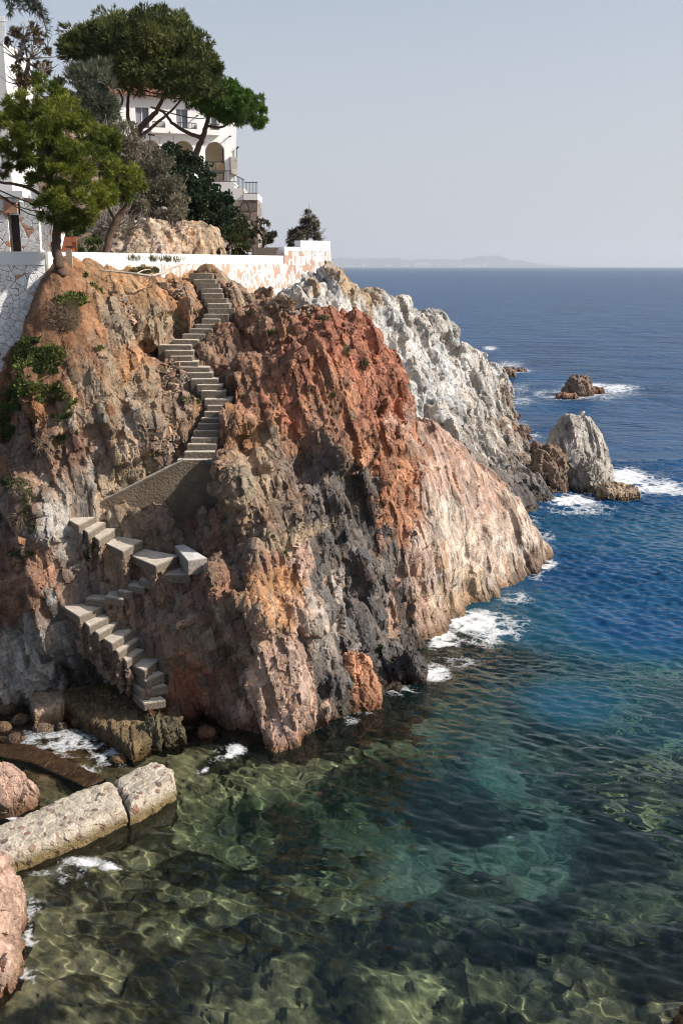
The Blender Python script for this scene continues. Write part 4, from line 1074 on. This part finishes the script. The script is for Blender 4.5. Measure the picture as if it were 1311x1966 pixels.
# rusty information lectern by the pine
lec = empty('information_board', tuple(P(138, 500, 31.9)), label='rusty steel information lectern by the pine trunk', cat='sign')
mb = MB(); a, b, c_, d = P(118, 483, 31.9), P(143, 483, 31.9), P(148, 454, 32.4), P(124, 455, 32.4)
mb.poly([a, b, c_, d, a + (0, .05, -.02), b + (0, .05, -.02), c_ + (0, .05, -.02), d + (0, .05, -.02)], [(0, 1, 2, 3), (7, 6, 5, 4), (0, 4, 5, 1), (1, 5, 6, 2), (2, 6, 7, 3), (3, 7, 4, 0)])
mb.build('panel', RUSTY, lec)
mb = MB(); x0, x1 = P(131, 480, 31.6)[0], P(143, 480, 31.6)[0]; mb.box(x0, x1, 31.3, 31.36, 11.9, 12.5); mb.build('plinth', simple('tan plinth', (.42, .33, .24), .9, .2, 4, .3), lec)
mb = MB(); mb.box(x0 + .02, x1 - .02, 32.0, 32.06, 11.9, 12.75); mb.build('post', RUSTY, lec)

# ------------------------------------------------------------------ vegetation
def tufts(name, cen, dirs, L, Wd, k, cols, parent, spread=.6, seed=0, mat=None, droop=0.0):
    """k narrow leaf blades at every centre, fanned around its direction"""
    r = np.random.default_rng(seed); n = len(cen)
    c = np.repeat(cen, k, 0); d = np.repeat(dirs, k, 0) + r.normal(0, spread, (n * k, 3)); d[:, 2] -= droop
    d /= np.linalg.norm(d, axis=1, keepdims=True) + 1e-9
    s = np.cross(d, r.normal(0, 1, (n * k, 3))); s /= np.linalg.norm(s, axis=1, keepdims=True) + 1e-9
    l = L * r.uniform(.6, 1.25, (n * k, 1)); w_ = Wd * r.uniform(.7, 1.3, (n * k, 1))
    v = np.stack([c - s * w_ * .3, c + d * l * .5 - s * w_ * .5, c + d * l, c + d * l * .5 + s * w_ * .5], 1).reshape(-1, 3)
    q = np.arange(n * k * 4).reshape(-1, 4)
    col = np.repeat(np.repeat(cols, k, 0) * r.uniform(.75, 1.25, (n * k, 1)), 4, 0)
    return mesh_np(name, v, q, mat or LEAF, parent, np.clip(col, .005, .6), False)

def lobes_points(lobes, per, seed, yth=1.0, shell=.45, up=.35, clump=.22):
    """leaf centres in small clumps spread through the shell of every lobe, so gaps and lit tops appear by themselves"""
    r = np.random.default_rng(seed); cs = []; ds = []
    for (px, py, rx, rz, Yd) in lobes:
        c = P(px, py, Yd); m_ = Yd / F; a, b = rx * m_, rz * m_
        n = max(6, int(per * (a * b + a * a)))
        nc = max(4, n // 26)
        d = r.normal(0, 1, (nc, 3)); d /= np.linalg.norm(d, axis=1, keepdims=True)
        rad = r.uniform(shell, 1, (nc, 1)) ** .6
        cc = c + d * rad * (1 + .2 * vnoise(d * 2.3 + px * .1, seed)[:, None]) * np.array([a, a * yth, b])
        k = r.integers(0, nc, n)
        e = r.normal(0, 1, (n, 3)); e /= np.linalg.norm(e, axis=1, keepdims=True)
        rc = clump * math.sqrt(a * b) * r.uniform(.6, 1.3, (nc, 1))[k]
        cs.append(cc[k] + e * rc * r.uniform(.4, 1, (n, 1)) * np.array([1.15, 1.15, .75])); ds.append(.8 * e + .5 * d[k] + np.array([0, 0, up]))
    return np.concatenate(cs), np.concatenate(ds)

def leafcols(p, base, alt, seed, sc=.8):
    t = np.clip(.5 + .6 * fbm(p * sc, 3, seed), 0, 1)[:, None]
    t = np.clip(t + np.random.default_rng(seed).normal(0, .18, t.shape), 0, 1)
    return np.array(base) * (1 - t) + np.array(alt) * t

def tree(name, label, cat, trunks, lobes, per, L, Wd, k, base, alt, seed, group=None, shell=.45, up=.35, spread=.6, sc=.8, yth=1.0, twigs=0, droop=0, clump=.24):
    t0 = trunks[0][0] if trunks else (lobes[0][0], lobes[0][1] + lobes[0][3], lobes[0][4])
    o = empty(name, tuple(P(*t0[:3])), label=label, cat=cat, group=group)
    rr = random.Random(seed)
    if trunks:
        mb = MB()
        for tr in trunks:
            pts = [P(a, b, y) for a, b, y, _ in tr]; rad = [r_ for *_, r_ in tr]
            fine = resample(np.array(pts), [5] * (len(pts) - 1)); fr = np.interp(np.linspace(0, len(pts) - 1, len(fine)), range(len(pts)), rad)
            fine[1:-1] += np.random.default_rng(seed).normal(0, .12, fine[1:-1].shape) * fr[1:-1, None]
            mb.tube(fine, fr, 9)
        for (px, py, rx, rz, Yd) in lobes[:: max(1, len(lobes) // 14)]:
            tip = trunks[rr.randrange(len(trunks))][-1]
            a = P(*tip[:3]); b = P(px, py, Yd)
            mid = (a + b) / 2 + np.array([0, 0, -.12 * np.linalg.norm(b - a)])
            mb.tube(resample(np.array([a, mid, b]), [4, 4]), np.linspace(tip[3] * .8, tip[3] * .25, 9), 6)
        mb.build('trunk', BARK, o, smooth=True)
    c, d = lobes_points(lobes, per, seed, yth, shell, up, clump)
    tufts('crown', c, d, L, Wd, k, leafcols(c, base, alt, seed, sc), o, spread, seed, droop=droop)
    if twigs:
        mb = MB(); r = np.random.default_rng(seed + 5)
        for _ in range(twigs):
            px, py, rx, rz, Yd = lobes[r.integers(len(lobes))]
            a = P(px, py + rz * .6, Yd); b = P(px + r.normal(0, .6) * rx, py + r.normal(-.2, .6) * rz, Yd + r.normal(0, .3))
            m_ = (a + b) / 2 + r.normal(0, .1, 3)
            mb.tube([a, m_, b], [.03, .02, .008], 4)
        mb.build('twigs', simple('grey twigs', (.24, .20, .17), .9, .2, 6, .2), o)
    return o

Yb = 58.0
tree('pine_tree', 'tall dark umbrella pine with a spreading crown in front of the villa', 'tree',
     [[(268,310,Yb,0.216),(262,265,Yb,0.192),(275,240,Yb,0.168),(300,215,Yb-.5,0.120),(318,175,Yb-.5,0.084)],
      [(262,262,Yb,0.132),(248,232,Yb,0.108),(246,195,Yb+.5,0.084),(252,165,Yb+.5,0.060)],
      [(270,262,Yb,0.096),(300,238,Yb-1,0.078),(330,212,Yb-1,0.060),(350,190,Yb-1,0.042)],
      [(236,245,Yb+1,0.096),(228,215,Yb+1,0.084),(236,190,Yb+1,0.060),(220,160,Yb+1,0.042)]],
     [(185,92,56,38,Yb),(158,108,36,28,Yb-1),(235,66,58,34,Yb+1),(265,92,70,44,Yb-1),(310,54,52,28,Yb),(345,75,46,38,Yb+1),(330,100,62,44,Yb-1),(250,125,58,36,Yb-2),(212,118,46,34,Yb-1.5),(300,132,60,38,Yb-2),(368,120,46,40,Yb-1),(352,152,50,28,Yb-2),(400,135,22,26,Yb-1),(150,85,26,22,Yb),(385,160,34,22,Yb-1),(280,70,50,36,Yb-2),(200,80,44,32,Yb+1),(395,110,16,14,Yb)],
     170, .34, .055, 9, (.042, .060, .016), (.135, .145, .042), 101, shell=.3, sc=.6, spread=.7, clump=.34)
tree('pine_tree', 'lower bright green pine with a forked leaning trunk by the villa arches', 'tree',
     [[(366,335,Yb+3,0.216),(374,300,Yb+3,0.186),(388,266,Yb+3,0.156),(396,245,Yb+3,0.132),(402,222,Yb+3,0.096),(418,205,Yb+3,0.060)],
      [(388,266,Yb+3,0.120),(352,250,Yb+2.5,0.102),(330,235,Yb+2.5,0.090),(314,215,Yb+2,0.072),(290,205,Yb+2,0.048)],
      [(398,242,Yb+3,0.084),(425,244,Yb+3,0.066),(445,232,Yb+3,0.048)]],
     [(400,178,44,24,Yb+3),(425,170,34,20,Yb+3),(450,184,38,24,Yb+3),(474,204,28,22,Yb+3),(492,224,18,20,Yb+3),(448,208,40,20,Yb+2),(468,220,28,16,Yb+2.5),(415,202,34,16,Yb+2.5),(435,195,38,20,Yb+2),(500,238,10,10,Yb+3)],
     210, .28, .055, 9, (.04, .10, .014), (.11, .19, .03), 102, shell=.3, sc=.8, spread=.7, clump=.32)
Yf = 30.6
tree('pine_tree', 'yellow-green young pine growing at the corner of the white path wall', 'tree',
     [[(118,528,Yf-.2,.17),(112,500,Yf-.1,.155),(108,470,Yf,.14),(110,430,Yf,.12),(100,380,Yf,.10),(95,320,Yf,.08),(85,250,Yf,.05)],
      [(108,400,Yf,.06),(60,362,Yf-.3,.05),(0,350,Yf-.5,.035),(-30,352,Yf-.5,.03)], [(106,380,Yf,.06),(150,340,Yf+.2,.05),(175,300,Yf+.3,.03)]],
     [(85,185,42,32,Yf),(120,205,36,28,Yf+.2),(50,215,45,34,Yf),(100,235,55,40,Yf-.5),(30,255,42,38,Yf),(140,262,45,36,Yf),(75,285,60,38,Yf-.4),(20,300,38,34,Yf-.2),(150,300,42,30,Yf-.3),(120,330,50,28,Yf-.4),(140,372,50,32,Yf-.5),(175,395,42,32,Yf-.4),(110,408,38,26,Yf-.5),(135,425,40,18,Yf-.3),(200,385,26,22,Yf-.3),(50,330,36,20,Yf)],
     420, .18, .020, 12, (.066, .098, .013), (.22, .24, .034), 103, shell=.4, sc=1.6, spread=.75)
tree('pine_tree', 'second yellow-green pine with a slim leaning trunk behind the white wall', 'tree',
     [[(203,490,34,.13),(210,455,34,.12),(222,425,34,.11),(240,400,34,.09),(252,385,34,.06)], [(222,425,34,.05),(200,380,34,.04),(190,330,34,.03)]],
     [(180,270,40,30,34),(205,290,38,30,33.6),(195,330,42,32,33.5),(235,330,36,32,34),(250,360,32,24,34),(262,345,22,18,34.2),(215,365,36,22,33.6)],
     360, .2, .028, 9, (.066, .098, .013), (.21, .23, .034), 104, shell=.4, sc=1.6, spread=.75)
tree('tamarisk_tree', 'feathery grey-green tree left of the umbrella pine', 'tree',
     [[(175,300,50,.14),(178,250,50,.11),(185,200,50,.07)]],
     [(160,160,26,30,50),(185,165,34,36,50),(205,185,24,32,50),(175,205,36,36,50),(200,215,26,26,50),(140,140,20,18,50)],
     130, .42, .04, 9, (.075, .09, .06), (.15, .165, .11), 105, shell=.1, sc=1.2, up=.7, spread=.5, twigs=40, clump=.4)
tree('broadleaf_tree', 'thin brownish tree with bare twigs beside the upper house', 'tree',
     [[(40,260,45,.14),(45,190,45,.11),(55,120,45,.07)]],
     [(45,60,28,26,45),(62,95,30,28,45),(35,95,26,30,45),(60,140,32,26,45),(85,130,18,14,45),(40,150,30,24,45)],
     60, .22, .07, 6, (.06, .05, .025), (.12, .085, .05), 106, shell=.1, sc=1.5, twigs=160)
tree('broadleaf_tree', 'dim green tree filling the gap behind the yellow-green pine', 'tree', [[(120,300,54,.14),(115,200,54,.08)]],
     [(110,150,28,22,54),(95,185,35,30,54),(130,200,30,30,54),(110,230,40,30,54),(150,240,35,30,54)], 60, .25, .09, 6, (.05, .055, .03), (.10, .10, .055), 116, shell=.2, sc=1.2, twigs=40)
def shrub(label, lobes, base, alt, seed, per=150, L=.16, Wd=.07, k=7, name='shrub', twigs=0, shell=.45, up=.25, group=None, spread=.8, droop=0):
    return tree(name, label, 'shrub', [], lobes, per, L, Wd, k, base, alt, seed, group, shell, up, spread, 1.1, .9, twigs, droop, .36)
shrub('big olive-grey shrub on the slope below the villa', [(235,270,40,34,49),(270,300,45,40,49),(255,340,48,44,48.5),(295,350,44,48,48.5),(285,395,48,40,48),(320,400,40,46,48),(245,385,40,36,48),(330,430,30,26,47.5),(210,255,30,22,49)],
      (.10, .095, .06), (.22, .20, .14), 111, 170, .2, .05, 8, twigs=170)
shrub('dense dark green shrub below the leaning pine', [(325,300,34,24,54),(350,325,40,36,53),(365,360,48,44,52),(345,390,40,44,51),(390,395,48,44,51),(375,430,44,24,50.5),(415,420,34,34,51.5),(430,400,24,24,53),(340,425,28,20,50.5)],
      (.016, .030, .014), (.040, .065, .028), 112, 330, .13, .10, 7)
shrub('mid green shrub trailing down beside the rubble wall', [(440,430,34,30,54),(460,455,30,24,54),(430,470,40,20,53),(465,480,22,14,53),(405,478,26,14,50)], (.035, .045, .018), (.085, .095, .035), 113, 200, .16, .09, 7)
shrub('low green bush behind the information lectern', [(160,462,36,26,37),(185,478,30,16,36.5),(140,440,26,22,37.5),(100,455,26,30,38)], (.035, .055, .018), (.08, .11, .035), 114, 260, .12, .06, 7, twigs=20)
shrub('tangled dry grey bush behind the slim pine', [(215,420,26,30,38),(250,425,30,26,40),(190,440,22,26,38),(235,395,24,22,39)], (.12, .10, .075), (.22, .19, .14), 115, 90, .16, .03, 6, twigs=120)
shrub('dark shrub filling the corner beside the stone hut', [(75,430,24,34,36),(90,470,28,20,35),(85,400,26,24,37)], (.03, .04, .015), (.07, .08, .03), 117, 240, .13, .05, 7)
tree('juniper_tree', 'small wind-blown grey-green tree behind the end wall', 'tree', [[(585,480,52,.10),(590,455,52,.07),(598,430,52,.04)]],
     [(570,455,20,14,52),(595,445,26,20,52),(608,425,16,16,52),(595,418,16,14,52),(612,450,14,16,52),(560,463,12,8,52),(585,435,18,14,52)], 110, .24, .05, 7, (.045, .05, .035), (.11, .11, .075), 118, shell=.1, sc=1.5, twigs=90)
tree('juniper_tree', 'small dark tree beside the rubble wall of the terrace', 'tree', [[(505,480,62,.10),(506,450,62,.06)]],
     [(505,440,14,18,62),(515,450,14,16,62),(508,462,16,12,62),(500,428,8,8,62)], 90, .24, .08, 7, (.035, .04, .025), (.08, .085, .05), 119, shell=.1, sc=1.5, twigs=25)
# pine branch hanging in from above
o = empty('pine_branch', tuple(P(-60, -60, 18)), label='drooping pine branch hanging into the top left corner', cat='branch')
mb = MB(); r = np.random.default_rng(8); cs = []; ds = []
for ex in [(62, 22), (90, 60), (40, 15), (78, 40), (20, 30), (94, 92)]:
    pts = resample(np.array([P(-60, -60, 18), P(ex[0] * .4, -25, 18), P(ex[0] * .85, ex[1] * .25, 17.9), P(ex[0], ex[1], 17.8)]), [6, 6, 6])
    mb.tube(pts, np.linspace(.03, .004, len(pts)), 5)
    for p_ in pts[5:-3]:
        for _ in range(3): cs.append(p_ + r.normal(0, .03, 3)); ds.append(np.array([.3, 0, -.4]) + r.normal(0, .3, 3))
mb.build('limb', BARK, o)
tufts('needles', np.array(cs), np.array(ds), .13, .012, 8, leafcols(np.array(cs), (.04, .05, .03), (.10, .11, .07), 3), o, .5, 9)

# plants on the cliff: sampled on the headland mesh itself
hv = np.empty(len(HEADLAND.data.vertices) * 3, np.float32); HEADLAND.data.vertices.foreach_get('co', hv); hv = hv.reshape(-1, 3).astype(float)
hx, hy = pix(hv)
def on_cliff(cond, n, seed):
    idx = np.where(cond)[0]; return hv[np.random.default_rng(seed).choice(idx, min(n, len(idx)), replace=False)]
nz = fbm(hv * .7, 4, 201)
def near(a, b, rx, ry): return np.exp(-(((hx - a) / rx) ** 2 + ((hy - b) / ry) ** 2))
ice = np.maximum.reduce([near(40, 690, 45, 40) * .9, near(110, 700, 60, 40), near(70, 760, 90, 45) * 1.2, near(110, 800, 60, 30) * .9, near(140, 580, 25, 12) * 1.3, near(30, 830, 50, 25) * .8, near(190, 670, 25, 12), near(120, 840, 30, 20) * .9])
c = on_cliff(ice + .5 * nz + .25 * fbm(hv * 3, 2, 9) > .70, 5200, 1)
o = tufts('ice_plant', c, np.tile([.15, -.5, .8], (len(c), 1)), .13, .05, 6, leafcols(c, (.05, .075, .02), (.15, .18, .05), 5, 2), None, .6, 5); tag(o, kind='stuff')
dry = np.maximum.reduce([near(125, 610, 35, 30) * 1.1, near(60, 720, 60, 30) * .5, near(90, 850, 90, 25) * .6, near(230, 780, 90, 80) * .35, near(430, 640, 16, 14), near(420, 600, 20, 14) * .6, near(30, 1000, 40, 30) * .6, near(560, 575, 60, 8) * .6])
c = on_cliff(dry + .3 * nz > .60, 2600, 2)
o = tufts('dry_grass', c, np.tile([.1, -.6, .1], (len(c), 1)), .28, .012, 7, leafcols(c, (.16, .11, .075), (.30, .23, .16), 6, 2), None, .5, 6, droop=.4); tag(o, kind='stuff')
gr = np.maximum.reduce([near(622, 612, 14, 7), near(665, 672, 8, 14), near(600, 745, 14, 8), near(520, 640, 18, 10), near(640, 760, 10, 8), near(700, 700, 8, 10), near(20, 925, 40, 14), near(50, 960, 14, 40), near(60, 1010, 12, 22), near(320, 960, 16, 14), near(345, 900, 16, 14),
                        near(205, 1120, 14, 10), near(40, 1065, 30, 12), near(360, 770, 14, 8), near(280, 520, 40, 8), near(140, 975, 10, 14), near(375, 600, 12, 10), near(470, 760, 12, 8), near(300, 870, 14, 12)])
c = on_cliff(gr + .25 * nz > .62, 2600, 3)
o = tufts('rock_plants', c, np.tile([.1, -.5, .8], (len(c), 1)), .12, .022, 7, leafcols(c, (.05, .06, .025), (.14, .14, .06), 7, 2), None, .7, 7); tag(o, kind='stuff')
rub = np.maximum.reduce([near(330, 720, 40, 60) * .8, near(320, 850, 40, 40), near(250, 600, 60, 50) * .7, near(330, 560, 40, 30) * .7, near(440, 560, 30, 20) * .8, near(100, 900, 120, 40) * .6, near(430, 900, 20, 40) * .6, near(60, 1040, 60, 40) * .5, near(640, 1180, 60, 120) * .45, near(560, 590, 70, 14) * .9])
idx = np.where(rub + .28 * nz > .62)[0]; rr_ = np.random.default_rng(44)
idx = rr_.choice(idx, min(1500, len(idx)), replace=False)
base = np.array([(-1, -1, -1), (1, -1, -1), (1, 1, -1), (-1, 1, -1), (-1, -1, 1), (1, -1, 1), (1, 1, 1), (-1, 1, 1)], float)
bq = np.array([(0, 3, 2, 1), (4, 5, 6, 7), (0, 1, 5, 4), (1, 2, 6, 5), (2, 3, 7, 6), (3, 0, 4, 7)])
vv = []; qq_ = []; cc = []
for t_, i_ in enumerate(idx):
    sz = .035 * math.exp(rr_.normal(0, .5)) * np.array([1.3, 1, .8])
    rot = np.array(Matrix.Rotation(rr_.uniform(0, 6.3), 3, 'Z') @ Matrix.Rotation(rr_.uniform(-.6, .6), 3, 'X'))
    vv.append((base * sz * rr_.uniform(.45, 1.15, (8, 3))) @ rot.T + hv[i_] + (0, -.02, .02)); qq_.append(bq + 8 * t_)
    cc.append(np.tile(np.array(PAL[['tan', 'grey', 'orange', 'brown', 'pink'][rr_.integers(5)]]) * rr_.uniform(.7, 1.2), (8, 1)))
tag(mesh_np('loose_rubble', np.concatenate(vv), np.concatenate(qq_), DRYROCK, None, np.concatenate(cc)), kind='stuff')
# bleached branch and grass tufts at the cliff top
mb = MB()
mb.tube(resample(np.array([P(190, 518, 31.6), P(225, 522, 31.7), P(262, 526, 31.7), P(290, 530, 31.8)]), [4, 4, 4]), np.linspace(.02, .045, 13), 6)
mb.tube(resample(np.array([P(290, 530, 31.8), P(312, 524, 32.2), P(330, 514, 32.8), P(346, 510, 33.2)]), [4, 4, 4]), np.linspace(.045, .03, 13), 6)
mb.tube(resample(np.array([P(262, 526, 31.7), P(275, 519, 32), P(290, 517, 32.3)]), [4, 4]), np.linspace(.03, .01, 9), 5)
tag(mb.build('dry_branch', DRYWOOD, smooth=True), 'bleached dead branch lying at the top of the slope', 'branch')
for i, (a, b) in enumerate([(258, 503), (296, 504), (320, 504), (340, 505)]):
    c = P(a, b, 33.4 + i * .5) + np.random.default_rng(i).normal(0, .12, (22, 3)) * (1, .5, .2)
    o = tufts('grass_tuft', c, np.tile([0, 0, 1.0], (22, 1)), .3, .014, 6, leafcols(c, (.09, .10, .05), (.2, .19, .11), i, 3), None, .35, 20 + i)
    tag(o, 'dry grass tuft growing at the foot of the white parapet', 'grass tuft', 'grass tufts along the parapet')

# ------------------------------------------------------------------ far shore, town and ship
FY = 25000.0
fx = np.linspace(P(520, 512, FY)[0], P(1120, 512, FY)[0], 160); fr_ = np.linspace(0, 1, 24)
prof_x = [520, 600, 660, 720, 790, 860, 900, 930, 960, 1000, 1040, 1120]; prof_h = [14, 14, 15, 15, 13, 14, 17, 19, 17, 10, 4, 0]
hp = np.interp(CX + fx / FY * F * CP, prof_x, prof_h) * FY / F
Xg, Tg = np.meshgrid(fx, fr_)
zz = hp[None] * np.sin(Tg * math.pi) ** .8
v = np.stack([Xg.ravel(), FY + 200 + Tg.ravel() * 1600, zz.ravel()], -1)
v[:, 2] = np.maximum(v[:, 2] * (1 + .22 * fbm(v * .004, 4, 9)), -2) + .5
o = mesh_np('far_hills', v, quads(*Xg.shape)[:, ::-1], simple('far hills', (.09, .11, .11), 1, .3, .004, 0), None, None, True); tag(o, kind='structure')
r = np.random.default_rng(14); TOWN = simple('town plaster', (.72, .68, .62), .9, .1, .05, 0)
for i in range(70):
    a = r.uniform(640, 960) if i > 22 else r.uniform(890, 935)
    hgt = r.uniform(15, 50); wd = r.uniform(34, 110); p0 = P(a, 512, FY - r.uniform(0, 60))
    zb = r.uniform(1, 90) if i % 3 else 1
    mb = MB(); mb.box(p0[0] - wd / 2, p0[0] + wd / 2, p0[1] + zb * 6, p0[1] + zb * 6 + 15, -1, zb + hgt)
    tag(mb.build('town_building', TOWN), 'tiny pale building block of the hazy town on the far shore', 'building', 'buildings of the far town')
for a, h_, lab in ((756.5, 215, 'left one of the twin grey tower blocks on the far shore'), (765, 222, 'right one of the twin grey tower blocks on the far shore')):
    p0 = P(a, 512, FY - 80); mb = MB(); mb.box(p0[0] - 47, p0[0] + 47, p0[1], p0[1] + 30, -1, h_); mb.box(p0[0] - 8, p0[0] + 8, p0[1] + 5, p0[1] + 20, h_, h_ + 6)
    tag(mb.build('tower_block', simple('tower concrete', (.30, .29, .30), .9, .1, .05, 0)), lab, 'building')
ship = empty('cruise_ship', tuple(P(810, 512, 15600)), label='white cruise ship lying off the far shore', cat='ship')
sx0, sx1 = P(790, 512, 15600)[0], P(830, 512, 15600)[0]; L_ = sx1 - sx0
def sh_box(a, b, z0, z1, mb): mb.prism([(sx0 + a * L_, 15560, z0), (sx0 + b * L_, 15560, z0), (sx0 + b * L_, 15606, z0), (sx0 + a * L_, 15606, z0)], [(sx0 + (a + .012) * L_, 15563, z1), (sx0 + (b - .012) * L_, 15563, z1), (sx0 + (b - .012) * L_, 15603, z1), (sx0 + (a + .012) * L_, 15603, z1)])
mb = MB(); mb.prism([(sx0 + a * L_, y_, -1) for a, y_ in ((.03, 15583), (.1, 15560), (.98, 15560), (.98, 15606), (.1, 15606))], [(sx0 + a * L_, y_, 30) for a, y_ in ((-.02, 15583), (.08, 15560), (1, 15560), (1, 15606), (.08, 15606))]); mb.build('hull', PLASTER, ship)
mb = MB(); sh_box(.06, .95, 30.05, 40, mb); sh_box(.10, .92, 40.05, 52, mb); sh_box(.13, .88, 52.05, 64, mb); sh_box(.2, .4, 64.05, 74, mb); mb.build('superstructure', PLASTER, ship)
mb = MB(); sh_box(.70, .80, 64.05, 90, mb); mb.build('funnel', simple('ship funnel', (.7, .7, .72), .6, .1, .1, 0), ship)
mb = MB(); mb.tube([(sx0 + .28 * L_, 15583, 74), (sx0 + .3 * L_, 15583, 96)], [3, 1.2], 5); mb.build('mast', PLASTER, ship)

# ------------------------------------------------------------------ haze
hm = bpy.data.materials.new('haze'); hm.use_nodes = True
ht = hm.node_tree; ht.nodes.clear(); ho = ht.nodes.new('ShaderNodeOutputMaterial'); hv_ = ht.nodes.new('ShaderNodeVolumePrincipled')
hv_.inputs['Color'].default_value = (.84, .90, 1.0, 1); hv_.inputs['Density'].default_value = 6.5e-5; hv_.inputs['Anisotropy'].default_value = .2
ht.links.new(hv_.outputs[0], ho.inputs['Volume'])
mb = MB(); mb.box(-31000, 31000, -400, 30000, -16, 520); o = mb.build('haze', hm); tag(o, kind='stuff')
